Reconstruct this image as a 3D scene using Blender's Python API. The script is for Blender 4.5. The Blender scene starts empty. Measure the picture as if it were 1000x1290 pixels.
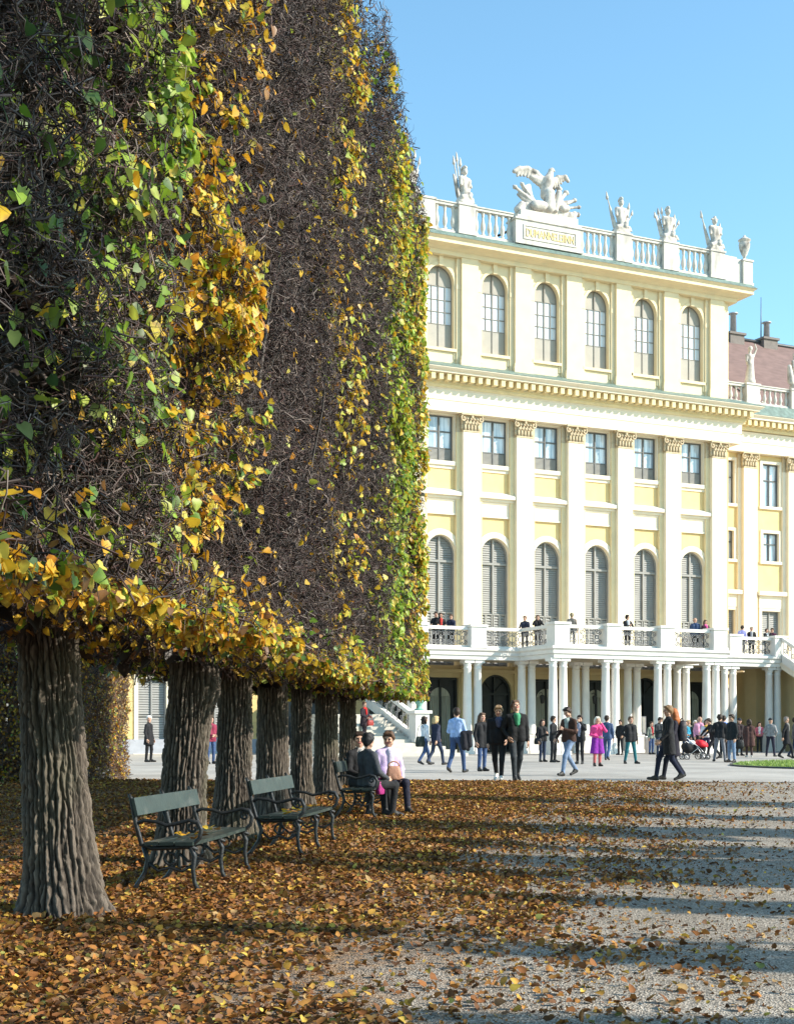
import bpy, math, random
import numpy as np
from mathutils import Vector, Matrix
random.seed(7)
RNG = np.random.default_rng(11)
scene = bpy.context.scene
COL = scene.collection

# ------------------------------------------------------------------ site survey
F, CX, YH, CAMH = 1700.0, 500.0, 920.0, 1.5          # focal length in px of a 1000x1290 picture
_V, _S0 = 4150.0, 22.5
_L = math.hypot(_V - CX, F)
DU = ((_V - CX) / _L, F / _L)                          # direction along the palace front
DN = (DU[1], -DU[0])                                   # outward normal of the front
Y0 = F / _S0
X0 = (700 - CX) / _S0
PAL_ROT = math.atan2(DU[1], DU[0])
def U(px, w=0.0):
    r = (px - CX) / F
    return (r * (Y0 + DN[1] * w) - (X0 + DN[0] * w)) / (DU[0] - r * DU[1])
HA = math.atan2(160.0, F)                              # direction of the tree row
HD = (math.sin(HA), math.cos(HA))
HP = (math.cos(HA), -math.sin(HA))
def LT(L, t):
    return (L * HP[0] + t * HD[0], L * HP[1] + t * HD[1])
def gz(y):
    a = min(1.0, max(0.0, (y - 10.0) / 20.0))
    return 0.3 * a * a * (3 - 2 * a)

# ------------------------------------------------------------------ tagging
def tag(o, label=None, cat=None, group=None, kind=None):
    if label: o['label'] = label
    if cat: o['category'] = cat
    if group: o['group'] = group
    if kind: o['kind'] = kind
    return o
def empty(name, loc=(0, 0, 0), rz=0.0, parent=None):
    o = bpy.data.objects.new(name, None)
    o.empty_display_size = 0.2
    COL.objects.link(o)
    o.location = loc
    o.rotation_euler = (0, 0, rz)
    if parent: o.parent = parent
    return o
def dup(o, parent=None, loc=None, rz=None):
    c = o.copy()
    COL.objects.link(c)
    c.parent = parent
    if loc is not None: c.location = loc
    if rz is not None: c.rotation_euler = (0, 0, rz)
    for ch in list(o.children):
        dup(ch, c)
    return c

# ------------------------------------------------------------------ materials
def new_mat(name):
    m = bpy.data.materials.new(name)
    m.use_nodes = True
    nt = m.node_tree
    b = nt.nodes['Principled BSDF']
    return m, nt, b
def mat(name, col, rough=0.7, var=0.12, scale=6.0, bump=0.0, bscale=40.0, metal=0.0, spec=0.4, dirt=None, stretch=None):
    m, nt, b = new_mat(name)
    N, Lk = nt.nodes, nt.links
    tc = N.new('ShaderNodeTexCoord')
    oi = N.new('ShaderNodeObjectInfo')
    sc_ = N.new('ShaderNodeMath'); sc_.operation = 'MULTIPLY'; sc_.inputs[1].default_value = 57.0
    Lk.new(oi.outputs['Random'], sc_.inputs[0])
    va = N.new('ShaderNodeVectorMath'); va.operation = 'ADD'
    Lk.new(tc.outputs['Object'], va.inputs[0]); Lk.new(sc_.outputs[0], va.inputs[1])
    base_src = src = va.outputs['Vector']
    if stretch:
        mp = N.new('ShaderNodeMapping'); mp.inputs['Scale'].default_value = stretch
        Lk.new(src, mp.inputs['Vector']); src = mp.outputs['Vector']
    nz = N.new('ShaderNodeTexNoise'); nz.inputs['Scale'].default_value = scale; nz.inputs['Detail'].default_value = 6
    Lk.new(src, nz.inputs['Vector'])
    rp = N.new('ShaderNodeValToRGB')
    rp.color_ramp.elements[0].position = 0.3; rp.color_ramp.elements[1].position = 0.7
    lo = [max(0, c * (1 - var)) for c in col]; hi = [min(1, c * (1 + var)) for c in col]
    rp.color_ramp.elements[0].color = (*lo, 1); rp.color_ramp.elements[1].color = (*hi, 1)
    Lk.new(nz.outputs['Fac'], rp.inputs['Fac'])
    out = rp.outputs['Color']
    if dirt:
        n2 = N.new('ShaderNodeTexNoise'); n2.inputs['Scale'].default_value = dirt[1]; n2.inputs['Detail'].default_value = 8
        mp2 = N.new('ShaderNodeMapping'); mp2.inputs['Scale'].default_value = (1, 1, dirt[3])
        Lk.new(base_src, mp2.inputs['Vector']); Lk.new(mp2.outputs['Vector'], n2.inputs['Vector'])
        r2 = N.new('ShaderNodeValToRGB'); r2.color_ramp.elements[0].position = dirt[2]; r2.color_ramp.elements[1].position = dirt[2] + 0.2
        Lk.new(n2.outputs['Fac'], r2.inputs['Fac'])
        mx = N.new('ShaderNodeMixRGB'); mx.inputs['Color2'].default_value = (*dirt[0], 1)
        Lk.new(r2.outputs['Color'], mx.inputs['Fac']); Lk.new(out, mx.inputs['Color1']); out = mx.outputs['Color']
    Lk.new(out, b.inputs['Base Color'])
    b.inputs['Roughness'].default_value = rough
    b.inputs['Metallic'].default_value = metal
    b.inputs['Specular IOR Level'].default_value = spec
    if bump > 0:
        n3 = N.new('ShaderNodeTexNoise'); n3.inputs['Scale'].default_value = bscale; n3.inputs['Detail'].default_value = 5
        Lk.new(src, n3.inputs['Vector'])
        bp = N.new('ShaderNodeBump'); bp.inputs['Strength'].default_value = bump; bp.inputs['Distance'].default_value = 0.02
        Lk.new(n3.outputs['Fac'], bp.inputs['Height']); Lk.new(bp.outputs['Normal'], b.inputs['Normal'])
    return m

BACKSHADE = mat('shade_toned_backing', (0.775, 0.64, 0.39), 0.85, 0.05, 1.5, 0.1, 30, dirt=((0.66, 0.53, 0.30), 0.8, 0.57, 0.2))  # pilaster backing coloured yellower, painting in the tan shade beside the pilasters
YELLOW = mat('yellow_stucco', (0.74, 0.545, 0.255), 0.85, 0.06, 1.5, 0.15, 30, dirt=((0.64, 0.46, 0.20), 0.7, 0.56, 0.25))
CREAM = mat('cream_stucco', (0.785, 0.69, 0.54), 0.8, 0.04, 1.5, 0.1, 30, dirt=((0.66, 0.59, 0.46), 0.8, 0.58, 0.2))
ATTIC = mat('pale_attic_stucco', (0.785, 0.645, 0.42), 0.85, 0.05, 1.5, 0.1, 30, dirt=((0.67, 0.575, 0.39), 0.8, 0.57, 0.2))
OCHRE = mat('ochre_moulding', (0.70, 0.575, 0.33), 0.85, 0.08, 3)
WHITE = mat('white_painted_stone', (0.70, 0.67, 0.62), 0.65, 0.04, 3, 0.1, 40, dirt=((0.50, 0.47, 0.43), 1.2, 0.6, 0.4))
STATUE = mat('weathered_white_stone', (0.54, 0.50, 0.45), 0.8, 0.2, 4, 0.5, 14, dirt=((0.15, 0.135, 0.12), 2.2, 0.52, 0.5))
BALST = mat('balustrade_stone', (0.58, 0.545, 0.49), 0.8, 0.1, 3, 0.2, 30, dirt=((0.28, 0.26, 0.235), 1.4, 0.56, 0.3))
GOLD = mat('gilded_letters', (0.60, 0.47, 0.20), 0.5, 0.1, 4, metal=0.2)
CAPITAL = mat('sandstone_capital', (0.55, 0.44, 0.29), 0.85, 0.15, 6, 0.4, 20)
LEAD = mat('green_copper_flashing', (0.14, 0.20, 0.175), 0.6, 0.3, 4)
SHUT = mat('grey_painted_shutter', (0.275, 0.27, 0.255), 0.6, 0.08, 2, dirt=((0.22, 0.218, 0.208), 1.5, 0.58, 0.4))
SHUTD = mat('dark_shutter_frame', (0.13, 0.132, 0.13), 0.6, 0.1, 3)
PANEL = mat('beige_grey_window_panel', (0.36, 0.335, 0.29), 0.65, 0.06, 2)
DOORM = mat('dark_painted_door', (0.018, 0.022, 0.024), 0.55, 0.25, 3)
CURT = mat('grey_green_curtain', (0.34, 0.35, 0.29), 0.8, 0.25, 2.5, stretch=(6, 6, 0.3))
IRON = mat('wrought_iron_rail', (0.20, 0.20, 0.205), 0.5, 0.2, 6, metal=0.2)
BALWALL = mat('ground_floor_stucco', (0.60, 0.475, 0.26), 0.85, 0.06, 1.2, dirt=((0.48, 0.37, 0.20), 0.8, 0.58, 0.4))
PLINTH = mat('bluish_stone_plinth', (0.38, 0.39, 0.42), 0.8, 0.1, 3)
STEPM = mat('pale_stone_step', (0.50, 0.465, 0.40), 0.8, 0.08, 4, 0.15, 30, dirt=((0.42, 0.40, 0.36), 1.5, 0.56, 1))
ROOFM = mat('mauve_tile_roof', (0.19, 0.122, 0.108), 0.8, 0.16, 1.6, 0.3, 12, stretch=(1, 1, 3))
CHIM = mat('rendered_chimney', (0.19, 0.165, 0.15), 0.85, 0.15, 4)
METAL = mat('galvanised_metal', (0.45, 0.46, 0.48), 0.4, 0.1, 6, metal=0.7)
DARKM = mat('dark_metal', (0.05, 0.055, 0.06), 0.5, 0.2, 6, metal=0.4)
VERDI = mat('verdigris_bronze', (0.16, 0.34, 0.27), 0.7, 0.25, 12)
def glass_mat():
    m, nt, b = new_mat('window_glass_over_white_curtain')
    N, Lk = nt.nodes, nt.links
    tc = N.new('ShaderNodeTexCoord')
    mp = N.new('ShaderNodeMapping'); mp.inputs['Scale'].default_value = (2.2, 1, 0.12)
    nz = N.new('ShaderNodeTexNoise'); nz.inputs['Scale'].default_value = 2.4; nz.inputs['Detail'].default_value = 3
    rp = N.new('ShaderNodeValToRGB')
    e = rp.color_ramp.elements
    e[0].position = 0.38; e[0].color = (0.27, 0.34, 0.40, 1)
    e[1].position = 0.62; e[1].color = (0.74, 0.77, 0.80, 1)
    oi = N.new('ShaderNodeObjectInfo'); sc_ = N.new('ShaderNodeMath'); sc_.operation = 'MULTIPLY'; sc_.inputs[1].default_value = 57.0
    Lk.new(oi.outputs['Random'], sc_.inputs[0]); va = N.new('ShaderNodeVectorMath'); va.operation = 'ADD'
    Lk.new(tc.outputs['Object'], va.inputs[0]); Lk.new(sc_.outputs[0], va.inputs[1])
    Lk.new(va.outputs['Vector'], mp.inputs['Vector']); Lk.new(mp.outputs['Vector'], nz.inputs['Vector'])
    Lk.new(nz.outputs['Fac'], rp.inputs['Fac']); Lk.new(rp.outputs['Color'], b.inputs['Base Color'])
    b.inputs['Roughness'].default_value = 0.06
    b.inputs['Specular IOR Level'].default_value = 0.7
    b.inputs['Coat Weight'].default_value = 0.6
    b.inputs['Coat Roughness'].default_value = 0.03
    return m
GLASS = glass_mat()

CURTW = mat('glass_over_white_blind', (0.66, 0.68, 0.70), 0.12, 0.12, 1.2, spec=0.6, stretch=(3, 1, 0.4))
def attr_mat(name, rough=0.6, transl=0.0, spec=0.35, bump=0.0):
    m, nt, b = new_mat(name)
    N, Lk = nt.nodes, nt.links
    a = N.new('ShaderNodeAttribute'); a.attribute_name = 'Col'
    Lk.new(a.outputs['Color'], b.inputs['Base Color'])
    b.inputs['Roughness'].default_value = rough
    b.inputs['Specular IOR Level'].default_value = spec
    if transl > 0:
        out = N['Material Output']
        tr = N.new('ShaderNodeBsdfTranslucent')
        Lk.new(a.outputs['Color'], tr.inputs['Color'])
        mx = N.new('ShaderNodeMixShader'); mx.inputs['Fac'].default_value = transl
        Lk.new(b.outputs['BSDF'], mx.inputs[1]); Lk.new(tr.outputs['BSDF'], mx.inputs[2])
        Lk.new(mx.outputs['Shader'], out.inputs['Surface'])
    return m
LEAF = attr_mat('autumn_leaf', 0.45, 0.38, 0.45)
LITTER = attr_mat('fallen_leaf', 0.7, 0.12, 0.25)
TWIG = attr_mat('bare_twig', 0.6, 0.0, 0.45)

# ------------------------------------------------------------------ mesh collector
class MB:
    def __init__(s):
        s.v = []; s.f = []; s.m = []; s.sm = []
    def add(s, verts, faces, mi=0, smooth=False):
        o = len(s.v)
        s.v.extend([tuple(p) for p in verts])
        for f in faces:
            s.f.append(tuple(i + o for i in f)); s.m.append(mi); s.sm.append(smooth)
        return s
    def box(s, x0, x1, y0, y1, z0, z1, mi=0):
        v = [(x0, y0, z0), (x1, y0, z0), (x1, y1, z0), (x0, y1, z0), (x0, y0, z1), (x1, y0, z1), (x1, y1, z1), (x0, y1, z1)]
        return s.add(v, [(0, 3, 2, 1), (4, 5, 6, 7), (0, 1, 5, 4), (1, 2, 6, 5), (2, 3, 7, 6), (3, 0, 4, 7)], mi)
    def bw(s, u0, u1, w0, w1, z0, z1, mi=0):            # box in palace coordinates (w outward)
        return s.box(u0, u1, -w1, -w0, z0, z1, mi)
    def xbox(s, M, sx, sy, sz, mi=0):                   # box of size about origin under matrix
        v = [M @ Vector((a * sx / 2, b * sy / 2, c * sz / 2)) for c in (-1, 1) for b in (-1, 1) for a in (-1, 1)]
        return s.add(v, [(0, 2, 3, 1), (4, 5, 7, 6), (0, 1, 5, 4), (1, 3, 7, 5), (3, 2, 6, 7), (2, 0, 4, 6)], mi)
    def lathe(s, prof, c=(0, 0, 0), seg=12, mi=0, cap=True, sx=1.0, sy=1.0):
        n = len(prof); v = []
        for r, z in prof:
            for k in range(seg):
                a = 2 * math.pi * k / seg
                v.append((c[0] + r * sx * math.cos(a), c[1] + r * sy * math.sin(a), c[2] + z))
        f = []
        for i in range(n - 1):
            for k in range(seg):
                k2 = (k + 1) % seg
                f.append((i * seg + k, i * seg + k2, (i + 1) * seg + k2, (i + 1) * seg + k))
        s.add(v, f, mi, True)
        if cap:
            o = len(s.v) - len(v)
            s.f.append(tuple(o + k for k in reversed(range(seg)))); s.m.append(mi); s.sm.append(False)
            s.f.append(tuple(o + (n - 1) * seg + k for k in range(seg))); s.m.append(mi); s.sm.append(False)
        return s
    def tube(s, pts, r, sides=6, mi=0, smooth=True):
        pts = [Vector(p) for p in pts]; n = len(pts)
        rs = r if isinstance(r, (list, tuple)) else [r] * n
        v = []; prev = None
        for i, p in enumerate(pts):
            d = (pts[min(i + 1, n - 1)] - pts[max(i - 1, 0)])
            if d.length < 1e-9: d = Vector((0, 0, 1))
            d.normalize()
            if prev is None:
                a = d.cross(Vector((0.3, 0.5, 0.8))) if abs(d.dot(Vector((0.3, 0.5, 0.8)).normalized())) < 0.98 else d.cross(Vector((1, 0, 0)))
            else:
                a = prev - d * prev.dot(d)
                if a.length < 1e-6: a = d.orthogonal()
            a.normalize(); prev = a; b = d.cross(a)
            for k in range(sides):
                t = 2 * math.pi * k / sides
                v.append(p + (a * math.cos(t) + b * math.sin(t)) * rs[i])
        f = []
        for i in range(n - 1):
            for k in range(sides):
                k2 = (k + 1) % sides
                f.append((i * sides + k, i * sides + k2, (i + 1) * sides + k2, (i + 1) * sides + k))
        f.append(tuple(reversed(range(sides)))); f.append(tuple((n - 1) * sides + k for k in range(sides)))
        return s.add(v, f, mi, smooth)
    def sweep(s, path, prof, mi=0, closed_prof=True):    # plan path [(u,w)], profile [(outward offset, z)]; outward = right of travel
        n = len(path); offs = []
        for i in range(n):
            def dirn(a, b):
                d = Vector((b[0] - a[0], b[1] - a[1])); d.normalize(); return d
            if i == 0: d1 = d2 = dirn(path[0], path[1])
            elif i == n - 1: d1 = d2 = dirn(path[-2], path[-1])
            else: d1 = dirn(path[i - 1], path[i]); d2 = dirn(path[i], path[i + 1])
            n1 = Vector((-d1.y, d1.x)); n2 = Vector((-d2.y, d2.x))
            m = n1 + n2
            m = m / max(1e-6, m.length_squared) * 2 if m.length > 1e-6 else n1
            offs.append(m)
        k = len(prof); v = []
        for i in range(n):
            for o, z in prof:
                u = path[i][0] + offs[i].x * o; w = path[i][1] + offs[i].y * o
                v.append((u, -w, z))
        f = []
        rng = range(k) if closed_prof else range(k - 1)
        for i in range(n - 1):
            for j in rng:
                j2 = (j + 1) % k
                f.append((i * k + j, i * k + j2, (i + 1) * k + j2, (i + 1) * k + j))
        if closed_prof:
            f.append(tuple(range(k))); f.append(tuple((n - 1) * k + j for j in reversed(range(k))))
        return s.add(v, f, mi)
    def poly(s, pts, z0, z1, mi=0):                       # plan polygon (u,w) extruded
        n = len(pts)
        v = [(u, -w, z0) for u, w in pts] + [(u, -w, z1) for u, w in pts]
        f = [tuple(range(n)), tuple(reversed(range(n, 2 * n)))]
        for i in range(n):
            j = (i + 1) % n
            f.append((i, i + n, j + n, j))
        return s.add(v, f, mi)
    def build(s, name, mats, parent=None, loc=None, fix=True):
        me = bpy.data.meshes.new(name)
        me.from_pydata([tuple(p) for p in s.v], [], s.f)
        if not isinstance(mats, (list, tuple)): mats = [mats]
        for m in mats: me.materials.append(m)
        me.polygons.foreach_set('material_index', s.m)
        me.polygons.foreach_set('use_smooth', s.sm)
        me.update()
        if fix:
            import bmesh
            bm = bmesh.new(); bm.from_mesh(me)
            bmesh.ops.recalc_face_normals(bm, faces=bm.faces)
            bm.to_mesh(me); bm.free()
        o = bpy.data.objects.new(name, me)
        COL.objects.link(o)
        if parent: o.parent = parent
        if loc is not None: o.location = loc
        return o

def np_mesh(name, V, Q, mats, mi=None, col=None, smooth=False, parent=None, tri=None):
    """V (n,3), Q (m,4) quads"""
    me = bpy.data.meshes.new(name)
    nq = len(Q)
    me.vertices.add(len(V)); me.vertices.foreach_set('co', np.ascontiguousarray(V, dtype=np.float32).ravel())
    me.loops.add(nq * 4); me.loops.foreach_set('vertex_index', np.ascontiguousarray(Q, dtype=np.int32).ravel())
    me.polygons.add(nq)
    me.polygons.foreach_set('loop_start', np.arange(0, nq * 4, 4, dtype=np.int32))
    if not isinstance(mats, (list, tuple)): mats = [mats]
    for m in mats: me.materials.append(m)
    if mi is not None: me.polygons.foreach_set('material_index', np.ascontiguousarray(mi, dtype=np.int32))
    if smooth: me.polygons.foreach_set('use_smooth', np.ones(nq, dtype=bool))
    if col is not None:
        a = me.color_attributes.new('Col', 'FLOAT_COLOR', 'POINT')
        c4 = np.ones((len(V), 4), dtype=np.float32); c4[:, :3] = col
        a.data.foreach_set('color', c4.ravel())
    me.update(calc_edges=True)
    o = bpy.data.objects.new(name, me)
    COL.objects.link(o)
    if parent: o.parent = parent
    return o

# ------------------------------------------------------------------ numpy noise
_T = np.random.default_rng(5).random((256, 256))
def vnoise(x, y):
    xi = np.floor(x).astype(int); yi = np.floor(y).astype(int)
    fx = x - xi; fy = y - yi
    fx = fx * fx * (3 - 2 * fx); fy = fy * fy * (3 - 2 * fy)
    a = _T[xi % 256, yi % 256]; b = _T[(xi + 1) % 256, yi % 256]
    c = _T[xi % 256, (yi + 1) % 256]; d = _T[(xi + 1) % 256, (yi + 1) % 256]
    return (a * (1 - fx) + b * fx) * (1 - fy) + (c * (1 - fx) + d * fx) * fy
def fbm(x, y, o=4):
    s = 0; a = 0.5; t = 0
    for i in range(o):
        s = s + a * vnoise(x * 2 ** i + 17 * i, y * 2 ** i + 31 * i); t += a; a *= 0.5
    return s / t

# ================================================================== GROUND
def ground_mats():
    m, nt, b = new_mat('gravel_ground')
    N, Lk = nt.nodes, nt.links
    tc = N.new('ShaderNodeTexCoord')
    P = tc.outputs['Object']
    def noise(scale, detail=5, rough=0.6):
        n = N.new('ShaderNodeTexNoise'); n.inputs['Scale'].default_value = scale; n.inputs['Detail'].default_value = detail
        n.inputs['Roughness'].default_value = rough
        Lk.new(P, n.inputs['Vector']); return n.outputs['Fac']
    def ramp(src, stops):
        r = N.new('ShaderNodeValToRGB'); e = r.color_ramp.elements
        e[0].position, e[0].color = stops[0][0], (*stops[0][1], 1)
        e[1].position, e[1].color = stops[-1][0], (*stops[-1][1], 1)
        for p, c in stops[1:-1]:
            k = e.new(p); k.color = (*c, 1)
        Lk.new(src, r.inputs['Fac']); return r.outputs['Color']
    vo = N.new('ShaderNodeTexVoronoi'); vo.inputs['Scale'].default_value = 75
    Lk.new(P, vo.inputs['Vector'])
    sep = N.new('ShaderNodeSeparateColor'); Lk.new(vo.outputs['Color'], sep.inputs['Color'])
    pebble = ramp(sep.outputs[0], [(0.0, (0.16, 0.142, 0.12)), (0.35, (0.31, 0.272, 0.228)), (0.7, (0.42, 0.378, 0.322)), (1.0, (0.58, 0.53, 0.46))])
    big = ramp(noise(0.6), [(0.35, (0.72, 0.70, 0.67)), (0.68, (1, 1, 1))])
    mul = N.new('ShaderNodeMixRGB'); mul.blend_type = 'MULTIPLY'; mul.inputs['Fac'].default_value = 1
    Lk.new(pebble, mul.inputs['Color1']); Lk.new(big, mul.inputs['Color2'])
    # humus and crushed leaves below the trees
    v2 = N.new('ShaderNodeTexVoronoi'); v2.inputs['Scale'].default_value = 16
    Lk.new(P, v2.inputs['Vector'])
    s2 = N.new('ShaderNodeSeparateColor'); Lk.new(v2.outputs['Color'], s2.inputs['Color'])
    litter = ramp(s2.outputs[0], [(0.0, (0.05, 0.03, 0.018)), (0.35, (0.13, 0.065, 0.028)), (0.65, (0.26, 0.12, 0.04)), (1.0, (0.36, 0.19, 0.06))])
    dot = N.new('ShaderNodeVectorMath'); dot.operation = 'DOT_PRODUCT'
    Lk.new(P, dot.inputs[0]); dot.inputs[1].default_value = (HP[0], HP[1], 0)
    nz = noise(1.3, 6)
    ad = N.new('ShaderNodeMath'); ad.operation = 'MULTIPLY_ADD'; ad.inputs[1].default_value = 4.0
    Lk.new(nz, ad.inputs[0]); Lk.new(dot.outputs['Value'], ad.inputs[2])
    mr = N.new('ShaderNodeMapRange'); mr.inputs['From Min'].default_value = -0.3; mr.inputs['From Max'].default_value = 2.0
    mr.inputs['To Min'].default_value = 0.92; mr.inputs['To Max'].default_value = 0.0
    Lk.new(ad.outputs[0], mr.inputs['Value'])
    mx = N.new('ShaderNodeMixRGB')
    Lk.new(mr.outputs['Result'], mx.inputs['Fac']); Lk.new(mul.outputs['Color'], mx.inputs['Color1']); Lk.new(litter, mx.inputs['Color2'])
    Lk.new(mx.outputs['Color'], b.inputs['Base Color'])
    b.inputs['Roughness'].default_value = 0.95; b.inputs['Specular IOR Level'].default_value = 0.2
    bp = N.new('ShaderNodeBump'); bp.inputs['Strength'].default_value = 0.9; bp.inputs['Distance'].default_value = 0.012
    Lk.new(vo.outputs['Distance'], bp.inputs['Height'])
    b2 = N.new('ShaderNodeBump'); b2.inputs['Strength'].default_value = 0.5; b2.inputs['Distance'].default_value = 0.05
    Lk.new(noise(5, 4), b2.inputs['Height']); Lk.new(b2.outputs['Normal'], bp.inputs['Normal'])
    Lk.new(bp.outputs['Normal'], b.inputs['Normal'])
    return m
GRAVEL = ground_mats()
PLAZA = mat('pale_plaza_gravel', (0.37, 0.345, 0.31), 0.95, 0.2, 0.5, 0.4, 60, spec=0.2, dirt=((0.30, 0.275, 0.245), 3.0, 0.56, 1))
def build_ground():
    ys = np.concatenate([np.linspace(-500, -20, 8), np.linspace(-10, 45, 111), np.linspace(60, 900, 10)])
    xs = np.concatenate([np.linspace(-600, -30, 8), np.linspace(-24, 24, 49), np.linspace(30, 600, 8)])
    X, Y = np.meshgrid(xs, ys)
    a = np.clip((Y - 10) / 20, 0, 1); Z = 0.3 * a * a * (3 - 2 * a)
    near = (np.abs(X) < 25) & (Y > -11) & (Y < 31)
    Z = Z + np.where(near, (fbm(X * 0.8 + 50, Y * 0.8 + 60, 3) - 0.5) * 0.05, 0)
    V = np.stack([X, Y, Z], -1).reshape(-1, 3)
    nx, ny = len(xs), len(ys)
    i = np.arange(ny - 1)[:, None] * nx + np.arange(nx - 1)[None, :]
    Q = np.stack([i, i + 1, i + nx + 1, i + nx], -1).reshape(-1, 4)
    o = np_mesh('ground', V, Q, GRAVEL, smooth=True)
    tag(o, kind='structure')
    mb = MB()
    p = []
    n = 60
    for k in range(n + 1):                                 # wavy near edge of the plaza
        L = -60 + 150 * k / n
        x, y = LT(L, 31.6 + 0.12 * math.sin(k * 1.7) + 0.1 * math.sin(k * 0.6))
        p.append((x, y, 0.312))
    far = [(110, 150, 0.312), (-80, 150, 0.312)]
    mb.add(p + far, [tuple(range(len(p) + 2))])
    o = mb.build('plaza', PLAZA); tag(o, kind='structure')
build_ground()

def build_lawn():
    GR = mat('short_grass', (0.16, 0.24, 0.05), 0.9, 0.35, 5, 0.8, 60)
    mb = MB(); pts = []; n = 64
    cx, cy = 19.4, 46.5
    for k in range(n):
        a = 2 * math.pi * k / n
        pts.append((cx + 8.2 * math.cos(a), cy + 6.6 * math.sin(a) + 0.25 * 8.2 * math.cos(a)))
    mb.add([(x, y, 0.30) for x, y in pts] + [(x, y, 0.365) for x, y in pts] ,
           [tuple(range(n, 2 * n))] + [(i, (i + 1) % n, n + (i + 1) % n, n + i) for i in range(n)])
    o = mb.build('lawn', GR); tag(o, kind='structure')
    mb = MB()
    ring = [(cx + (x - cx) * 1.008, cy + (y - cy) * 1.008, 0.34) for x, y in pts]
    mb.tube(ring + [ring[0]], 0.035, 5)
    o = mb.build('lawn_kerb', DARKM); tag(o, kind='structure')
    # grass blades
    k = 26000
    r = np.sqrt(RNG.random(k)); a = RNG.random(k) * 2 * math.pi
    x = cx + 8.1 * r * np.cos(a); y = cy + 6.5 * r * np.sin(a) + 0.25 * 8.1 * r * np.cos(a)
    sel = x < 20; x = x[sel]; y = y[sel]; k = len(x)
    h = 0.03 + 0.05 * RNG.random(k); th = RNG.random(k) * 2 * math.pi; w = 0.012 + 0.01 * RNG.random(k)
    lx = (RNG.random(k) - 0.5) * 0.06; ly = (RNG.random(k) - 0.5) * 0.06
    V = np.stack([np.stack([x - w * np.cos(th), y - w * np.sin(th), np.full(k, 0.362)], -1), np.stack([x + w * np.cos(th), y + w * np.sin(th), np.full(k, 0.362)], -1),
                  np.stack([x + lx + w * 0.3 * np.cos(th), y + ly + w * 0.3 * np.sin(th), 0.362 + h], -1), np.stack([x + lx - w * 0.3 * np.cos(th), y + ly - w * 0.3 * np.sin(th), 0.362 + h], -1)], 1).reshape(-1, 3)
    c = np.array([0.24, 0.33, 0.08]) * (0.6 + 0.8 * RNG.random((k, 1)))
    o = np_mesh('grass', V, np.arange(4 * k).reshape(-1, 4), LEAF, col=np.repeat(c, 4, 0))
    tag(o, 'short green grass blades of the round lawn', 'grass', kind='stuff')
build_lawn()

# ================================================================== FOLIAGE
def unit(a):
    return a / np.maximum(1e-9, np.linalg.norm(a, axis=1, keepdims=True))
def twig_arrays(P, D, ln, r, rng, curl=0.35):
    n = len(P)
    D = unit(D)
    side = unit(np.cross(D, unit(rng.normal(size=(n, 3)))))
    up = np.cross(side, D)
    b1 = (rng.random((n, 1)) - 0.5) * 2 * curl; b2 = (rng.random((n, 1)) - 0.5) * 2 * curl; b3 = (rng.random((n, 1)) - 0.5) * 2 * curl
    l = ln[:, None]
    p0 = P; p1 = P + D * l * 0.34 + side * l * b1 * 0.30 + up * l * b3 * 0.12
    p2 = P + D * l * 0.66 + side * l * b2 * 0.30 + up * l * b1 * 0.25
    p3 = P + D * l * 0.95 - side * l * b1 * 0.25 + up * l * b3 * 0.4
    rings = []
    for p, k in ((p0, 1.0), (p1, 0.85), (p2, 0.65), (p3, 0.25)):
        for j in range(3):
            t = 2 * math.pi * j / 3
            rings.append(p + (side * math.cos(t) + up * math.sin(t)) * (r * k)[:, None])
    V = np.stack(rings, 1).reshape(-1, 3)
    q = []
    for i in range(3):
        for j in range(3):
            q.append((i * 3 + j, i * 3 + (j + 1) % 3, (i + 1) * 3 + (j + 1) % 3, (i + 1) * 3 + j))
    Q = (np.arange(n)[:, None, None] * 12 + np.array(q)[None]).reshape(-1, 4)
    return V, Q, p3
def leaf_arrays(P, Nn, size, rng, droop=0.5, fold=0.35):
    """two folded quads per leaf, heart shaped, hanging from P"""
    n = len(P)
    Nn = unit(Nn)
    t = rng.normal(size=(n, 3)); t[:, 2] -= droop * 2
    t = unit(t - Nn * np.sum(t * Nn, 1, keepdims=True))
    s = np.cross(Nn, t)
    f = fold * (0.3 + rng.random((n, 1)))
    sz = size[:, None]
    curl = (rng.random((n, 1)) - 0.3) * 0.35
    def pt(a, b, c):
        return P + (s * a + t * b + Nn * (c)) * sz
    z = np.zeros((n, 1))
    V = np.stack([pt(0, 0.06, z), pt(0, 0.56, z + 0.02), pt(0, 1.12, -curl),
                  pt(-0.27, -0.04, f * 0.3), pt(-0.50, 0.26, f * 0.5), pt(-0.33, 0.74, f * 0.4 - curl * 0.4),
                  pt(0.27, -0.04, f * 0.3), pt(0.50, 0.26, f * 0.5), pt(0.33, 0.74, f * 0.4 - curl * 0.4)], 1).reshape(-1, 3)
    q = np.array([(0, 1, 4, 3), (1, 2, 5, 4), (0, 6, 7, 1), (1, 7, 8, 2)])
    Q = (np.arange(n)[:, None, None] * 9 + q[None]).reshape(-1, 4)
    return V, Q
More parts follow.
